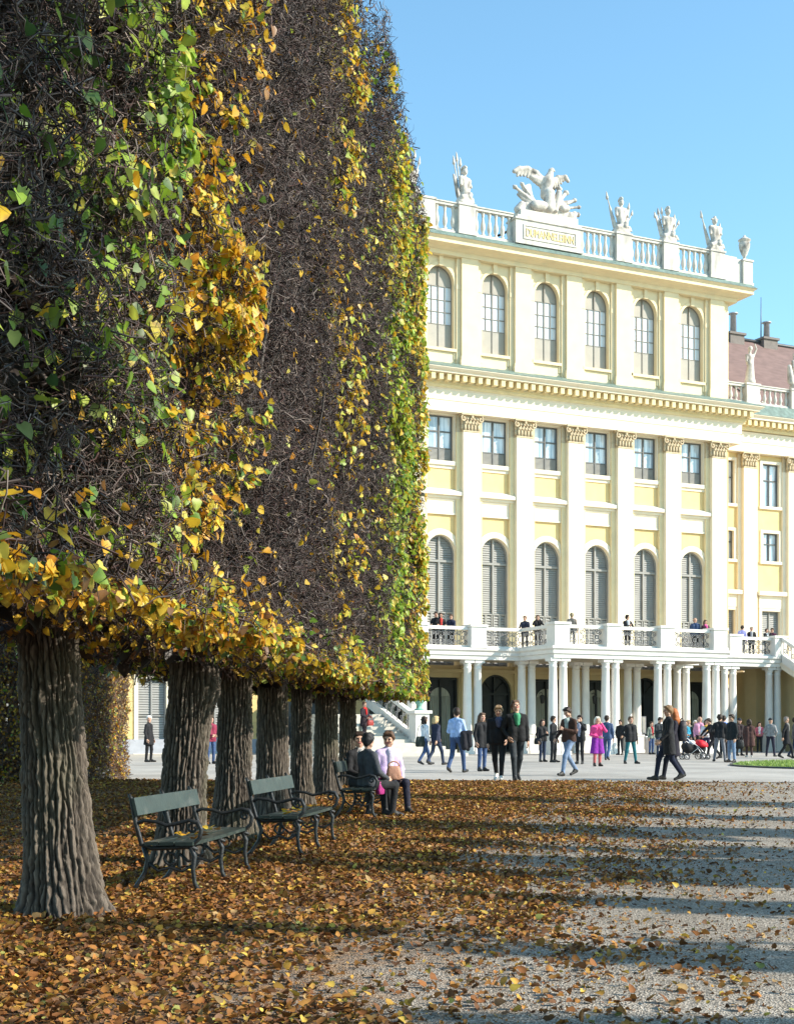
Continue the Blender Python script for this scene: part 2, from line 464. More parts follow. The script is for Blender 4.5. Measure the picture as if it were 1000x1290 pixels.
PAL = {
    'yellow': [(0.62, 0.40, 0.03), (0.66, 0.46, 0.05), (0.55, 0.30, 0.02), (0.60, 0.50, 0.08)],
    'orange': [(0.60, 0.30, 0.02), (0.52, 0.22, 0.02), (0.64, 0.40, 0.04)],
    'green': [(0.14, 0.25, 0.025), (0.22, 0.34, 0.03), (0.09, 0.17, 0.03), (0.30, 0.38, 0.05)],
    'dark': [(0.05, 0.10, 0.03), (0.07, 0.13, 0.035), (0.10, 0.15, 0.04), (0.16, 0.2, 0.05)],
    'lime': [(0.34, 0.42, 0.05), (0.42, 0.44, 0.06), (0.25, 0.36, 0.04)],
    'brown': [(0.22, 0.11, 0.04), (0.30, 0.16, 0.05), (0.17, 0.08, 0.03)],
}
def pick(names, wts, n, rng):
    cols = []; ps = []
    for nm, w in zip(names, wts):
        for c in PAL[nm]:
            cols.append(c); ps.append(w / len(PAL[nm]))
    cols = np.array(cols); ps = np.array(ps) / sum(ps)
    c = cols[rng.choice(len(cols), n, p=ps)]
    return np.clip(c * (0.75 + 0.5 * rng.random((n, 1))), 0, 1)
def leaf_cols(C, rng):
    n = len(C)
    k = np.repeat(C[:, None, :], 9, 1)
    k = k * (0.86 + 0.28 * rng.random((n, 9, 1)))
    k[:, 1, :] *= 1.12
    br = (rng.random((n, 9, 1)) < 0.16) & (C[:, :1] > 0.3)[:, None, :]
    br[:, 1] = False
    k = np.where(br, k * np.array([0.55, 0.42, 0.5]), k)
    return np.clip(k, 0, 1).reshape(-1, 3)
def lt_np(L, t, z):
    return np.stack([L * HP[0] + t * HD[0], L * HP[1] + t * HD[1], z], -1)

LF = -2.13      # front face of the clipped row
ZT = 12.75
def crown(parent, t0, t1, seed, dens, leaves, tw=1.0, zb=2.1, groove=0.3, bottom=260, bottom_pal=(('yellow', 'green'), (0.8, 0.2)), leafsize=0.1, fringe=0.1, pocket=1.0, frz=0.12, LF=LF):
    rng = np.random.default_rng(seed)
    Lb = -5.2
    W = t1 - t0
    Vs = []; Qs = []; Cs = []; Ms = []; off = 0
    def push(V, Q, C, m):
        nonlocal off
        Vs.append(V); Qs.append(Q + off); Cs.append(C); Ms.append(np.full(len(Q), m)); off += len(V)
    def surf(t, z):      # how far the leaf wall stands back
        e = np.minimum(t - t0, t1 - t) / 0.45
        g = groove * np.exp(-np.clip(e, 0, None) ** 2)
        pk = np.clip(fbm(t * 1.9 + seed * 1.3, z * 2.3 + seed * 3, 3) - 0.50, 0, 1)
        pk2 = np.clip(fbm(t * 0.8 + seed * 2.3, z * 0.6 + seed, 2) - 0.55, 0, 1)
        pk3 = np.clip(fbm(t * 7.0 + seed * 1.7, z * 7.5 + seed * 5, 2) - 0.42, 0, 1)
        return g + pk * pocket * 1.7 + pk2 * pocket * 0.8 + pk3 * 0.75
    # dense twig skin of the front face
    def twigs(n, fn, lmin, lmax, r0, r1, shade=1.0, out=0.25):
        P, bias = fn(n)
        D = unit(rng.normal(size=(n, 3))) + bias
        ln = lmin + (lmax - lmin) * rng.random(n) ** 1.5
        r = (r0 + (r1 - r0) * rng.random(n) ** 2) * tw
        P = P - unit(D) * ln[:, None] * 0.5
        V, Q, tips = twig_arrays(P, D, ln, r, rng, 1.0)
        base = np.array([[0.085, 0.056, 0.047], [0.03, 0.02, 0.017], [0.22, 0.17, 0.145], [0.085, 0.043, 0.038], [0.045, 0.03, 0.026]])[rng.integers(0, 5, n)]
        c = base * (0.40 + 0.68 * rng.random((n, 1))) * shade
        push(V, Q, np.repeat(c, 12, 0), 0)
        return tips
    def front(n):
        t = t0 + W * rng.random(n); z = zb + 0.1 + (ZT - zb) * rng.random(n)
        d = rng.exponential(0.13, n)
        L = LF - surf(t, z) - d
        x = np.array([HP[0], HP[1], 0.15]) * 0.45
        return lt_np(L, t, z), np.repeat(x[None], n, 0)
    area = W * (ZT - zb)
    twigs(int(area * dens), front, 0.09, 0.30, 0.0028, 0.0085)
    def inner(n):
        t = t0 + W * rng.random(n); z = zb + 0.25 + (ZT - zb - 0.3) * rng.random(n)
        L = LF - 0.45 - surf(t, z) - rng.random(n) * 2.4
        return lt_np(L, t, z), np.zeros((n, 3))
    twigs(int(area * 120), inner, 0.35, 0.9, 0.006, 0.02, 0.9)
    def back(n):
        t = t0 + W * rng.random(n); z = zb + 0.1 + (ZT - zb) * rng.random(n)
        L = Lb + rng.exponential(0.18, n)
        return lt_np(L, t, z), np.repeat(np.array([[-0.4, 0, 0.1]]), n, 0)
    twigs(int(area * 110), back, 0.2, 0.5, 0.005, 0.011)
    def bot(n):
        t = t0 + W * rng.random(n); L = Lb + (LF - Lb) * rng.random(n)
        z = zb + rng.exponential(0.14, n)
        return lt_np(L, t, z), np.repeat(np.array([[0.0, 0, -0.3]]), n, 0)
    twigs(int(W * 3.1 * 240), bot, 0.15, 0.4, 0.004, 0.009)
    def top(n):
        t = t0 + W * rng.random(n); L = Lb + (LF - Lb) * rng.random(n)
        z = ZT - rng.exponential(0.16, n) + 0.05
        return lt_np(L, t, z), np.repeat(np.array([[0.1, 0, 0.5]]), n, 0)
    twigs(int(W * 3.1 * 200), top, 0.15, 0.4, 0.004, 0.009)
    # limbs
    for k in range(16):
        tt = rng.uniform(t0 + 0.3, t1 - 0.3); tc = 0.5 * (t0 + t1)
        z0 = rng.uniform(2.2, 7.0); n = 6
        pts = []
        Lx = rng.uniform(-5.0, -2.35)
        for i in range(n):
            a = i / (n - 1)
            pts.append((*LT(-3.75 + (Lx + 3.75) * a ** 0.8, tc + (tt - tc) * a), z0 + (rng.uniform(2, 4.5)) * a ** 1.5 * 0.9))
        for i in range(n - 1):
            p = np.array([pts[i]]); q = np.array([pts[i + 1]])
            V, Q, _ = twig_arrays(p, q - p, np.linalg.norm(q - p, axis=1), np.array([0.05 * (1 - 0.15 * i)]), rng, 0.1)
            push(V, Q, np.repeat(np.array([[0.09, 0.075, 0.065]]), 12, 0), 0)
    # leaves
    def put(P, Nn, size, C):
        V, Q = leaf_arrays(P, Nn, size, rng)
        push(V, Q, leaf_cols(C, rng), 1)
    for (ta, tb, za, zb2, dn, names, wts, dep) in leaves:
        n = int((tb - ta) * (zb2 - za) * dn)
        t = ta + (tb - ta) * rng.random(n); z = za + (zb2 - za) * rng.random(n)
        # clumps
        keep = fbm(t * 2.6 + seed * 7, z * 1.7 + seed, 3) + 0.30 * (rng.random(n) - 0.5) > 0.47
        edge = np.minimum((t - ta), (tb - t)) / max(0.01, 0.25 * (tb - ta))
        keep &= rng.random(n) < np.clip(edge + 0.15, 0, 1)
        t = t[keep]; z = z[keep]; n = len(t)
        L = LF - surf(t, z) - rng.exponential(dep, n) + 0.05
        Nn = unit(rng.normal(size=(n, 3)) * 0.6 + np.array([HP[0], HP[1], 0.45]))
        put(lt_np(L, t, z), Nn, leafsize * (0.6 + 0.7 * rng.random(n)), pick(names, wts, n, rng))
    # fringe at the bottom
    n = int(W * bottom * (0.6 if t1 < 9.3 else 1.0))
    t = t0 + W * rng.random(n)
    z = zb - 0.03 + np.minimum(rng.exponential(frz, n), frz * 3.2) + 0.12 * (fbm(t * 3, t * 0 + seed, 2) - 0.5)
    L = LF - 0.0 - rng.exponential(0.25, n)
    keep = fbm(t * 2.6 + seed, z * 3 + L * 2, 3) > 0.47
    t, z, L = t[keep], z[keep], L[keep]; n = len(t)
    put(lt_np(L, t, z), unit(rng.normal(size=(n, 3)) * 0.7 + np.array([HP[0] * 0.8, HP[1] * 0.8, 0.4])), fringe * (0.6 + 0.6 * rng.random(n)), pick(*bottom_pal, n, rng))
    n = int(W * 3.0 * 90)
    t = t0 + W * rng.random(n); L = Lb + (LF - Lb) * rng.random(n); z = zb - 0.05 + rng.exponential(0.2, n)
    put(lt_np(L, t, z), unit(rng.normal(size=(n, 3)) + np.array([0, 0, 0.6])), leafsize * (0.6 + 0.6 * rng.random(n)), pick(*bottom_pal, n, rng))
    # inner leaf cards, coloured near black to stand for the crown's inner shade
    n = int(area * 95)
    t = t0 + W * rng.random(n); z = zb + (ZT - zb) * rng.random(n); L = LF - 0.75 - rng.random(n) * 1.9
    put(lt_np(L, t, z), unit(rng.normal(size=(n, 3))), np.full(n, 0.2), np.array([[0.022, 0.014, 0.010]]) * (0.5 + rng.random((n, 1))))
    V = np.concatenate(Vs); Q = np.concatenate(Qs); C = np.concatenate(Cs); M = np.concatenate(Ms)
    # store relative to the tree base
    loc = np.array(parent.location)
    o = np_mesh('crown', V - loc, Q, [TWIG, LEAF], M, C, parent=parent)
    return o

def bark_mat():
    m, nt, b = new_mat('furrowed_bark')
    N, Lk = nt.nodes, nt.links
    at = N.new('ShaderNodeAttribute'); at.attribute_name = 'Col'
    tc = N.new('ShaderNodeTexCoord')
    mp = N.new('ShaderNodeMapping'); mp.inputs['Scale'].default_value = (1, 1, 0.3)
    nz = N.new('ShaderNodeTexNoise'); nz.inputs['Scale'].default_value = 55; nz.inputs['Detail'].default_value = 6
    Lk.new(tc.outputs['Object'], mp.inputs['Vector']); Lk.new(mp.outputs['Vector'], nz.inputs['Vector'])
    rp = N.new('ShaderNodeValToRGB'); rp.color_ramp.elements[0].position = 0.3; rp.color_ramp.elements[1].position = 0.7
    rp.color_ramp.elements[0].color = (0.62, 0.6, 0.58, 1); rp.color_ramp.elements[1].color = (1.15, 1.12, 1.08, 1)
    Lk.new(nz.outputs['Fac'], rp.inputs['Fac'])
    mu = N.new('ShaderNodeMixRGB'); mu.blend_type = 'MULTIPLY'; mu.inputs['Fac'].default_value = 1
    Lk.new(at.outputs['Color'], mu.inputs['Color1']); Lk.new(rp.outputs['Color'], mu.inputs['Color2'])
    Lk.new(mu.outputs['Color'], b.inputs['Base Color'])
    b.inputs['Roughness'].default_value = 0.9; b.inputs['Specular IOR Level'].default_value = 0.25
    bp = N.new('ShaderNodeBump'); bp.inputs['Strength'].default_value = 0.7; bp.inputs['Distance'].default_value = 0.012
    Lk.new(nz.outputs['Fac'], bp.inputs['Height']); Lk.new(bp.outputs['Normal'], b.inputs['Normal'])
    return m
BARK = bark_mat()
def trunk(parent, r0, seed, lean=(0, 0), bulge=None, nth=200, nz=150, ztop=7.5):
    """furrowed trunk about the parent's origin"""
    z = np.concatenate([np.linspace(-0.06, 3.0, nz), np.linspace(3.2, ztop, 14)])
    th = np.linspace(0, 2 * math.pi, nth, endpoint=False)
    T, Z = np.meshgrid(th, z)
    per = 2 * math.pi
    K = 2 * max(8, int(2 * math.pi * r0 / 0.048 / 2))
    def pn(fx, fz, s, oct=3):       # periodic in theta by blending
        a = T / per
        n1 = fbm(a * fx + s, Z * fz + s, oct); n2 = fbm((a - 1) * fx + s, Z * fz + s, oct)
        return n1 * (1 - a) + n2 * a
    flare = 1 + 0.20 * np.exp(-np.clip(Z, 0, None) / 0.24) + 0.12 * np.exp(-np.clip(Z, 0, None) / 0.8)
    taper = 1 - 0.035 * np.clip(Z, 0, 3) - 0.1 * np.clip(Z - 3, 0, 5)
    R = r0 * flare * taper
    roots = np.exp(-np.clip(Z, 0, None) / 0.22) * (0.5 + 0.5 * np.cos(T * 5 + seed)) * 0.12 * r0 / 0.28
    warp = (pn(6, 1.5, seed * 1.7) - 0.5) * 2.2 + (pn(24, 5.0, seed * 3.1, 2) - 0.5) * 1.5
    warp2 = (pn(6, 1.7, seed * 2.9 + 50) - 0.5) * 2.2 + (pn(24, 5.5, seed * 4.1 + 20, 2) - 0.5) * 1.5
    r1 = np.abs(np.sin(T * K / 2 + warp * 2.4)); r2 = np.abs(np.sin(T * (K // 2 + 3) / 2 * 1.0 + warp2 * 2.4 + 1.0))
    ridge = np.minimum(r1, 0.22 + r2) ** 1.05
    cross = pn(K * 1.1, 6.5, seed + 9, 3)
    crack = np.clip((np.abs(pn(K * 0.9, 9, seed + 71, 2) - 0.5) - 0.015) * 14, 0, 1)
    ridge = np.clip(ridge * (0.30 + 1.35 * cross) * (0.55 + 0.45 * crack), 0, 1.1)
    fine = pn(K * 4, 22, seed + 3, 2) - 0.5
    lump = (pn(3.2, 0.8, seed + 21, 3) - 0.5) * 0.24 * r0
    R = R + roots + lump + (ridge - 0.5) * 0.042 * (r0 / 0.28) ** 0.5 + fine * 0.022
    if bulge:
        bt, bz, ba, bw = bulge
        dt = np.angle(np.exp(1j * (T - bt)))
        R = R + ba * np.exp(-(dt / 0.6) ** 2 - ((Z - bz) / bw) ** 2)
    X = R * np.cos(T) + lean[0] * Z; Y = R * np.sin(T) + lean[1] * Z
    V = np.stack([X, Y, Z], -1).reshape(-1, 3)
    n = len(z)
    i = np.arange(n - 1)[:, None] * nth + np.arange(nth)[None, :]
    j = np.arange(n - 1)[:, None] * nth + ((np.arange(nth) + 1) % nth)[None, :]
    Q = np.stack([i, j, j + nth, i + nth], -1).reshape(-1, 4)
    k = np.clip(ridge * 1.25 + fine * 0.35, 0, 1.15)[..., None]
    col = np.array([0.010, 0.008, 0.007]) * (1 - k) + np.array([0.14, 0.118, 0.10]) * k
    col = np.clip(col, 0.005, 1)
    moss = np.clip((pn(4, 0.9, seed + 40, 4) - 0.52) * 4, 0, 1)[..., None]
    col = col * (1 - 0.35 * moss) + np.array([0.13, 0.135, 0.09]) * 0.35 * moss
    return np_mesh('trunk', V, Q, BARK, col=col.reshape(-1, 3), smooth=True, parent=parent)

def t_of(px, L):
    r = (px - CX) / F
    return L * (HP[0] - r * HP[1]) / (r * HD[1] - HD[0])
TREES = [
    dict(t=4.6, r=0.28, c=(3.2, 6.1), lab='clipped linden with dark green leaves at the near left edge of the row', dens=620, ls=0.088, fr=0.062, tw=1.0, pk=1.5,
         lv=[(3.2, 6.1, 2.4, 12.7, 170, ('dark', 'green', 'lime', 'yellow'), (0.5, 0.25, 0.18, 0.07), 0.28)], bp=(('yellow', 'dark', 'orange'), (0.6, 0.25, 0.15)), bn=420),
    dict(t=7.7, r=0.28, c=(6.1, 9.25), lab='clipped linden with a bright green leaf strip left of the golden crown', dens=760, ls=0.08, fr=0.066, tw=1.0, pk=1.5,
         lv=[(6.1, 8.6, 2.6, 12.7, 170, ('dark', 'green', 'lime', 'yellow'), (0.30, 0.28, 0.34, 0.08), 0.30), (8.3, 9.35, 5.2, 12.7, 460, ('green', 'lime'), (0.5, 0.5), 0.07),
             (7.2, 9.2, 2.6, 5.2, 170, ('lime', 'green', 'yellow', 'dark'), (0.4, 0.25, 0.2, 0.15), 0.2)], bp=(('yellow', 'orange', 'green', 'brown'), (0.5, 0.15, 0.2, 0.15)), bn=480),
    dict(px=80, r=0.248, c=(9.25, 12.95), lab='thick furrowed linden trunk nearest the camera, golden leaves above it', dens=700, ls=0.07, fr=0.07, tw=1.0, pk=1.2, lean=(-0.055, 0.0),
         lv=[(9.2, 11.3, 2.4, 12.7, 560, ('yellow', 'orange', 'lime', 'green'), (0.46, 0.36, 0.1, 0.08), 0.09), (9.4, 12.3, 2.2, 5.2, 300, ('yellow', 'orange', 'green', 'lime'), (0.46, 0.28, 0.12, 0.14), 0.1),
             (11.0, 12.95, 4.6, 12.7, 40, ('orange', 'yellow', 'brown'), (0.4, 0.3, 0.3), 0.15)], bp=(('yellow', 'orange', 'green', 'brown'), (0.42, 0.2, 0.2, 0.18)), bn=480),
    dict(px=226, r=0.238, c=(12.95, 15.5), lab='leaning linden trunk with a swollen knot, behind the nearest bench', dens=600, ls=0.075, fr=0.075, tw=1.15, pk=1.0, lean=(0.06, 0.0), bulge=(-0.35, 1.95, 0.12, 0.3),
         lv=[(13, 15.5, 2.2, 12.7, 14, ('yellow', 'orange', 'lime'), (0.5, 0.3, 0.2), 0.1)], bp=(('yellow', 'green', 'brown'), (0.5, 0.28, 0.22)), bn=480),
    dict(px=293, r=0.225, c=(15.5, 18.0), lab='linden trunk between the two empty benches, bare brown twigs above', dens=600, ls=0.08, fr=0.078, tw=1.15, pk=0.9, lean=(0.02, 0.0),
         lv=[(15.5, 18, 2.2, 12.7, 12, ('yellow', 'orange', 'brown'), (0.5, 0.2, 0.3), 0.1), (17.3, 18.0, 3, 12, 90, ('yellow', 'lime'), (0.8, 0.2), 0.08)], bp=(('yellow', 'green', 'brown'), (0.5, 0.28, 0.22)), bn=480),
    dict(px=343, r=0.225, c=(18.0, 20.8), lab='linden trunk right behind the second empty bench', dens=540, ls=0.085, fr=0.08, tw=1.2, pk=0.9,
         lv=[(18.0, 19.4, 2.2, 12.9, 260, ('yellow', 'lime', 'orange'), (0.6, 0.25, 0.15), 0.08), (19.4, 20.8, 2.2, 12.7, 16, ('yellow', 'brown'), (0.6, 0.4), 0.1)], bp=(('yellow', 'green', 'brown'), (0.48, 0.32, 0.2)), bn=420),
    dict(px=380, r=0.17, c=(20.8, 23.3), lab='slender linden trunk, fifth of the trunks in view along the row', dens=520, ls=0.085, fr=0.085, tw=1.25, pk=0.9,
         lv=[(20.8, 23.3, 2.2, 12.7, 70, ('yellow', 'lime', 'green'), (0.5, 0.3, 0.2), 0.1)], bp=(('yellow', 'green', 'brown'), (0.42, 0.38, 0.2)), bn=420),
    dict(px=411, r=0.215, c=(23.3, 26.3), lab='linden trunk beside the bench of the three seated people, green leaf strip above', dens=460, ls=0.09, fr=0.09, tw=1.3, pk=0.8,
         lv=[(23.4, 26.2, 2.2, 9.5, 520, ('lime', 'green', 'yellow'), (0.45, 0.38, 0.17), 0.08), (23.5, 26.2, 9.0, 12.7, 300, ('lime', 'yellow'), (0.5, 0.5), 0.08)], bp=(('green', 'lime', 'yellow'), (0.5, 0.3, 0.2)), bn=400),
    dict(px=438, r=0.175, c=(26.3, 30.3), lab='thin linden trunk at the far end of the row, behind the three seated people', dens=460, ls=0.095, fr=0.09, tw=1.3, pk=0.8,
         lv=[(26.6, 30.3, 2.2, 12.7, 170, ('yellow', 'lime', 'green', 'brown'), (0.4, 0.25, 0.15, 0.2), 0.1), (27.6, 30.3, 2.2, 12.7, 420, ('yellow', 'lime', 'green'), (0.45, 0.3, 0.25), 0.06)], bp=(('green', 'yellow', 'brown'), (0.45, 0.3, 0.25)), bn=340),
]
for i, T in enumerate(TREES):
    t = T.get('t') or t_of(T['px'], -3.74)
    x, y = LT(-3.74, t)
    e = empty('linden_tree', (x, y, gz(y)))
    tag(e, T['lab'], 'tree', 'clipped lindens of the row')
    trunk(e, T['r'], 3 + i * 5, T.get('lean', (0, 0)), T.get('bulge'), 300 if i < 5 else 150, 260 if i < 5 else 110)
    bpy.context.view_layer.update()
    crown(e, T['c'][0], T['c'][1], 100 + i, T['dens'], T['lv'], T['tw'], fringe=T['fr'], pocket=T['pk'], LF=LF - (0.14 if 3 <= i <= 5 else 0.0), frz=0.04 if i < 2 else (0.1 if i < 5 else 0.12), groove=0.55 if i in (2, 3) else 0.3, zb=(2.24, 2.27, 2.3, 2.3)[i] if i < 4 else 2.24, bottom=T.get('bn', 260), bottom_pal=T['bp'], leafsize=T['ls'])

# ------------------------------------------------------------------ hedges of the next alley
def hedge_block(name, label, L0, L1, t0, t1, ztop, seed, faces):
    rng = np.random.default_rng(seed)
    x, y = LT(L1, t0)
    zb = 0.32
    loc = np.array([x, y, gz(y)])
    Vs = []; Qs = []; Cs = []; Ms = []; off = 0
    def push(V, Q, C, m):
        nonlocal off
        Vs.append(V); Qs.append(Q + off); Cs.append(C); Ms.append(np.full(len(Q), m)); off += len(V)
    for side, dens, ldens in faces:
        if side == 'right': A = (t1 - t0) * (ztop - zb)
        elif side == 'near': A = (L1 - L0) * (ztop - zb)
        else: A = (L1 - L0) * (t1 - t0)
        for kind, dn in (('t', dens), ('l', ldens)):
            n = int(A * dn)
            d = rng.exponential(0.12, n) + 0.02
            if side == 'right':
                t = t0 + (t1 - t0) * rng.random(n); z = zb + (ztop - zb) * rng.random(n); L = L1 - d - (fbm(t * 2, z * 2, 3) - 0.5) * 0.2; nn = np.array([HP[0], HP[1], 0.3])
            elif side == 'near':
                L = L0 + (L1 - L0) * rng.random(n); z = zb + (ztop - zb) * rng.random(n); t = t0 + d + (fbm(L * 2, z * 2, 3) - 0.5) * 0.2; nn = np.array([-HD[0], -HD[1], 0.3])
            else:
                L = L0 + (L1 - L0) * rng.random(n); t = t0 + (t1 - t0) * rng.random(n); z = ztop - d; nn = np.array([0, 0, 1.0])
            P = lt_np(L, t, z)
            if kind == 't':
                ln = 0.15 + 0.25 * rng.random(n)
                D = rng.normal(size=(n, 3)) + nn * 0.5
                V, Q, _ = twig_arrays(P - unit(D) * ln[:, None] * 0.5, D, ln, 0.004 + 0.006 * rng.random(n), rng, 0.7)
                c = np.array([0.15, 0.10, 0.08]) * (0.6 + 0.7 * rng.random((n, 1)))
                push(V, Q, np.repeat(c, 12, 0), 0)
            else:
                V, Q = leaf_arrays(P, unit(rng.normal(size=(n, 3)) * 0.6 + nn), 0.06 * (0.6 + 0.6 * rng.random(n)), rng)
                push(V, Q, np.repeat(pick(('brown', 'orange', 'yellow', 'green'), (0.44, 0.24, 0.22, 0.10), n, rng), 9, 0), 1)
    n = int((L1 - L0) * (t1 - t0) * (ztop - zb) * 40)       # heart of the hedge
    P = lt_np(L0 + (L1 - L0 - 0.6) * rng.random(n), t0 + 0.6 + (t1 - t0 - 0.6) * rng.random(n), zb + (ztop - zb - 0.4) * rng.random(n))
    V, Q = leaf_arrays(P, unit(rng.normal(size=(n, 3))), np.full(n, 0.22), rng)
    push(V, Q, np.repeat(pick(('brown',), (1.0,), n, rng), 9, 0), 1)
    e = empty(name, loc)
    tag(e, label, 'hedge')
    o = np_mesh('foliage', np.concatenate(Vs) - loc, np.concatenate(Qs), [TWIG, LEAF], np.concatenate(Ms), np.concatenate(Cs), parent=e)
    mb = MB()
    for k in range(5):
        a = (k + 0.5) / 5
        x2, y2 = LT(L0 + 0.5 * (L1 - L0), t0 + (t1 - t0) * a)
        mb.tube([(x2 - loc[0], y2 - loc[1], -0.1), (x2 - loc[0] + 0.1, y2 - loc[1], 2.5), (x2 - loc[0], y2 - loc[1] + 0.1, ztop * 0.7)], [0.12, 0.09, 0.05], 8)
    mb.build('stem', BARKP, e)
BARKP = mat('plain_bark', (0.14, 0.12, 0.10), 0.9, 0.2, 8)
hedge_block('hedge', 'tall clipped brown and yellow hedge beyond the trunks on the left', -14.6, -9.75, 29.4, 32.8, 7.5, 77, [('right', 480, 620), ('near', 330, 420), ('top', 60, 60)])

# ------------------------------------------------------------------ trees across the path: out of frame, they cast the long shade
def shade_tree(L, t, h, w, seed, label, zc=2.0, thr=0.38, group='slim trees across the gravel path'):
    rng = np.random.default_rng(seed)
    x, y = LT(L, t)
    e = empty('path_tree', (x, y, gz(y)))
    tag(e, label, 'tree', group)
    mb = MB()
    mb.tube([(0, 0, -0.1), (0.03, 0.02, 1.5), (-0.03, 0.05, 4), (0, 0, h * 0.8)], [0.17, 0.13, 0.10, 0.04], 10)
    for k in range(14):
        a = rng.random() * 6.28; z0 = rng.uniform(2.2, h * 0.75)
        mb.tube([(0, 0, z0), (0.5 * w * math.cos(a), 0.5 * w * math.sin(a), z0 + 0.6), (w * math.cos(a), w * math.sin(a), z0 + 1.5)], [0.06, 0.04, 0.015], 6)
    mb.build('trunk', BARKP, e)
    n = int((h - zc) * max(w, 0.45) * 1500)
    z = zc + (h - zc) * rng.random(n) ** 0.9
    rr = w * np.sqrt(rng.random(n)) * np.sin(np.clip((z - zc + 0.4) / (h - zc + 0.5), 0.05, 1) * math.pi) ** 0.5
    a = rng.random(n) * 6.283
    P = np.stack([rr * np.cos(a), rr * np.sin(a), z], -1)
    keep = fbm(z * 1.1 + seed, 1.6 * rr * np.cos(a) + 2.2 * rr * np.sin(a) + 30 + seed * 3, 4) > thr
    P = P[keep]; n = len(P)
    V, Q = leaf_arrays(P, unit(rng.normal(size=(n, 3))), 0.13 * (0.6 + 0.6 * rng.random(n)), rng)
    np_mesh('crown', V, Q, LEAF, col=np.repeat(pick(('yellow', 'green', 'brown'), (0.4, 0.3, 0.3), n, rng), 9, 0), parent=e)
ST = [(12.5, 5.0, 9.2, 0.5, 0.52), (12.0, 7.6, 9.6, 0.75, 0.54), (13.4, 9.9, 9.0, 0.6, 0.53), (12.6, 12.6, 10.4, 1.25, 0.47), (14.2, 14.4, 9.8, 0.8, 0.54), (12.4, 17.0, 10.4, 0.9, 0.48), (13.0, 19.6, 8.0, 0.4, 0.5), (13.0, 22.4, 10.2, 0.75, 0.47)]
for k, (L, t, h, w, th_) in enumerate(ST):
    shade_tree(L, t, h, w, 300 + k, 'slim autumn tree across the path whose long shadow streaks the gravel', 1.6, th_)

for k, (L, t, h, w, zc) in enumerate([(8.6, 1.8, 18.5, 1.6, 11.0), (9.6, 4.6, 16.5, 0.9, 9.5)]):
    shade_tree(L, t, h, w, 340 + k, 'tall autumn tree behind the viewer whose crown shades the near lindens', zc, 0.50, 'tall trees behind the viewer')

# ------------------------------------------------------------------ fallen leaves
def litter():
    rng = np.random.default_rng(21)
    n = 680000
    t = 4.0 + 27.6 * rng.random(n) ** 0.9
    L = -13 + 25 * rng.random(n)
    bound = -1.5 + 2.6 * np.clip((t - 6) / 25, 0, 1)
    patch = fbm(L * 0.9 + 9, t * 0.45 + 4, 4)
    x = (L - bound) + (patch - 0.5) * 5.0
    p = np.where(x < 0, 1.0, 0.75 * np.exp(-x / 0.95)) + 0.03 * (L < 10) + 0.03 * np.clip(1 - np.abs(t - 30.0) / 2.5, 0, 1) * (L < 6)
    p = p * np.where(L < -5.5, 0.4, 1.0)
    p = p * np.clip(0.45 + 1.9 * (fbm(L * 1.6 + 40, t * 1.2 + 3, 4) - 0.3), 0.08, 1)
    keep = rng.random(n) < p
    L, t = L[keep], t[keep]; n = len(L)
    P = lt_np(L, t, np.zeros(n))
    a = np.clip((P[:, 1] - 10) / 20, 0, 1); P[:, 2] = 0.3 * a * a * (3 - 2 * a) + (fbm(P[:, 0] * 0.8 + 50, P[:, 1] * 0.8 + 60, 3) - 0.5) * 0.05 + 0.006 + 0.03 * rng.random(n) ** 2
    Nn = unit(rng.normal(size=(n, 3)) * 0.46 + np.array([0, 0, 1.0]))
    sz = 0.022 + 0.044 * rng.random(n) ** 1.7
    V, Q = leaf_arrays(P, Nn, sz, rng, droop=0.0, fold=0.65)
    cols = np.array([[0.34, 0.145, 0.035], [0.42, 0.20, 0.045], [0.27, 0.105, 0.03], [0.50, 0.28, 0.05], [0.58, 0.40, 0.07], [0.17, 0.075, 0.03], [0.40, 0.26, 0.11], [0.30, 0.30, 0.08], [0.22, 0.115, 0.06]])
    pr = np.array([0.19, 0.15, 0.17, 0.10, 0.06, 0.16, 0.07, 0.015, 0.11])
    # brown tints rule on the shaded left, more yellow on the right
    c = cols[rng.choice(9, n, p=pr / pr.sum())] * (0.42 + 0.62 * rng.random((n, 1)))
    C9 = leaf_cols(np.clip(c, 0, 1), rng)
    # crumbs of broken leaf and bark trodden into the gravel
    m_ = 150000
    t = 5.0 + 26.5 * rng.random(m_) ** 1.3; L = -4 + 15 * rng.random(m_)
    kp = rng.random(m_) < np.clip(1.5 * (fbm(L * 1.1 + 5, t * 0.8 + 8, 4) - 0.2), 0.1, 1) * np.where(L < 5, 1, 0.6)
    L, t = L[kp], t[kp]; m_ = len(L)
    P = lt_np(L, t, np.zeros(m_))
    a = np.clip((P[:, 1] - 10) / 20, 0, 1); P[:, 2] = 0.3 * a * a * (3 - 2 * a) + (fbm(P[:, 0] * 0.8 + 50, P[:, 1] * 0.8 + 60, 3) - 0.5) * 0.05 + 0.004
    V2, Q2 = leaf_arrays(P, unit(rng.normal(size=(m_, 3)) * 0.5 + np.array([0, 0, 1.0])), 0.007 + 0.017 * rng.random(m_) ** 2, rng, 0.0, 0.6)
    c2 = cols[rng.choice(9, m_, p=pr / pr.sum())] * (0.3 + 0.6 * rng.random((m_, 1)))
    Q = np.concatenate([Q, Q2 + len(V)]); V = np.concatenate([V, V2]); C9 = np.concatenate([C9, leaf_cols(c2, rng)])
    o = np_mesh('fallen_leaves', V, Q, LITTER, col=C9)
    tag(o, 'brown and orange fallen leaves strewn over the gravel', 'leaves', kind='stuff')
litter()
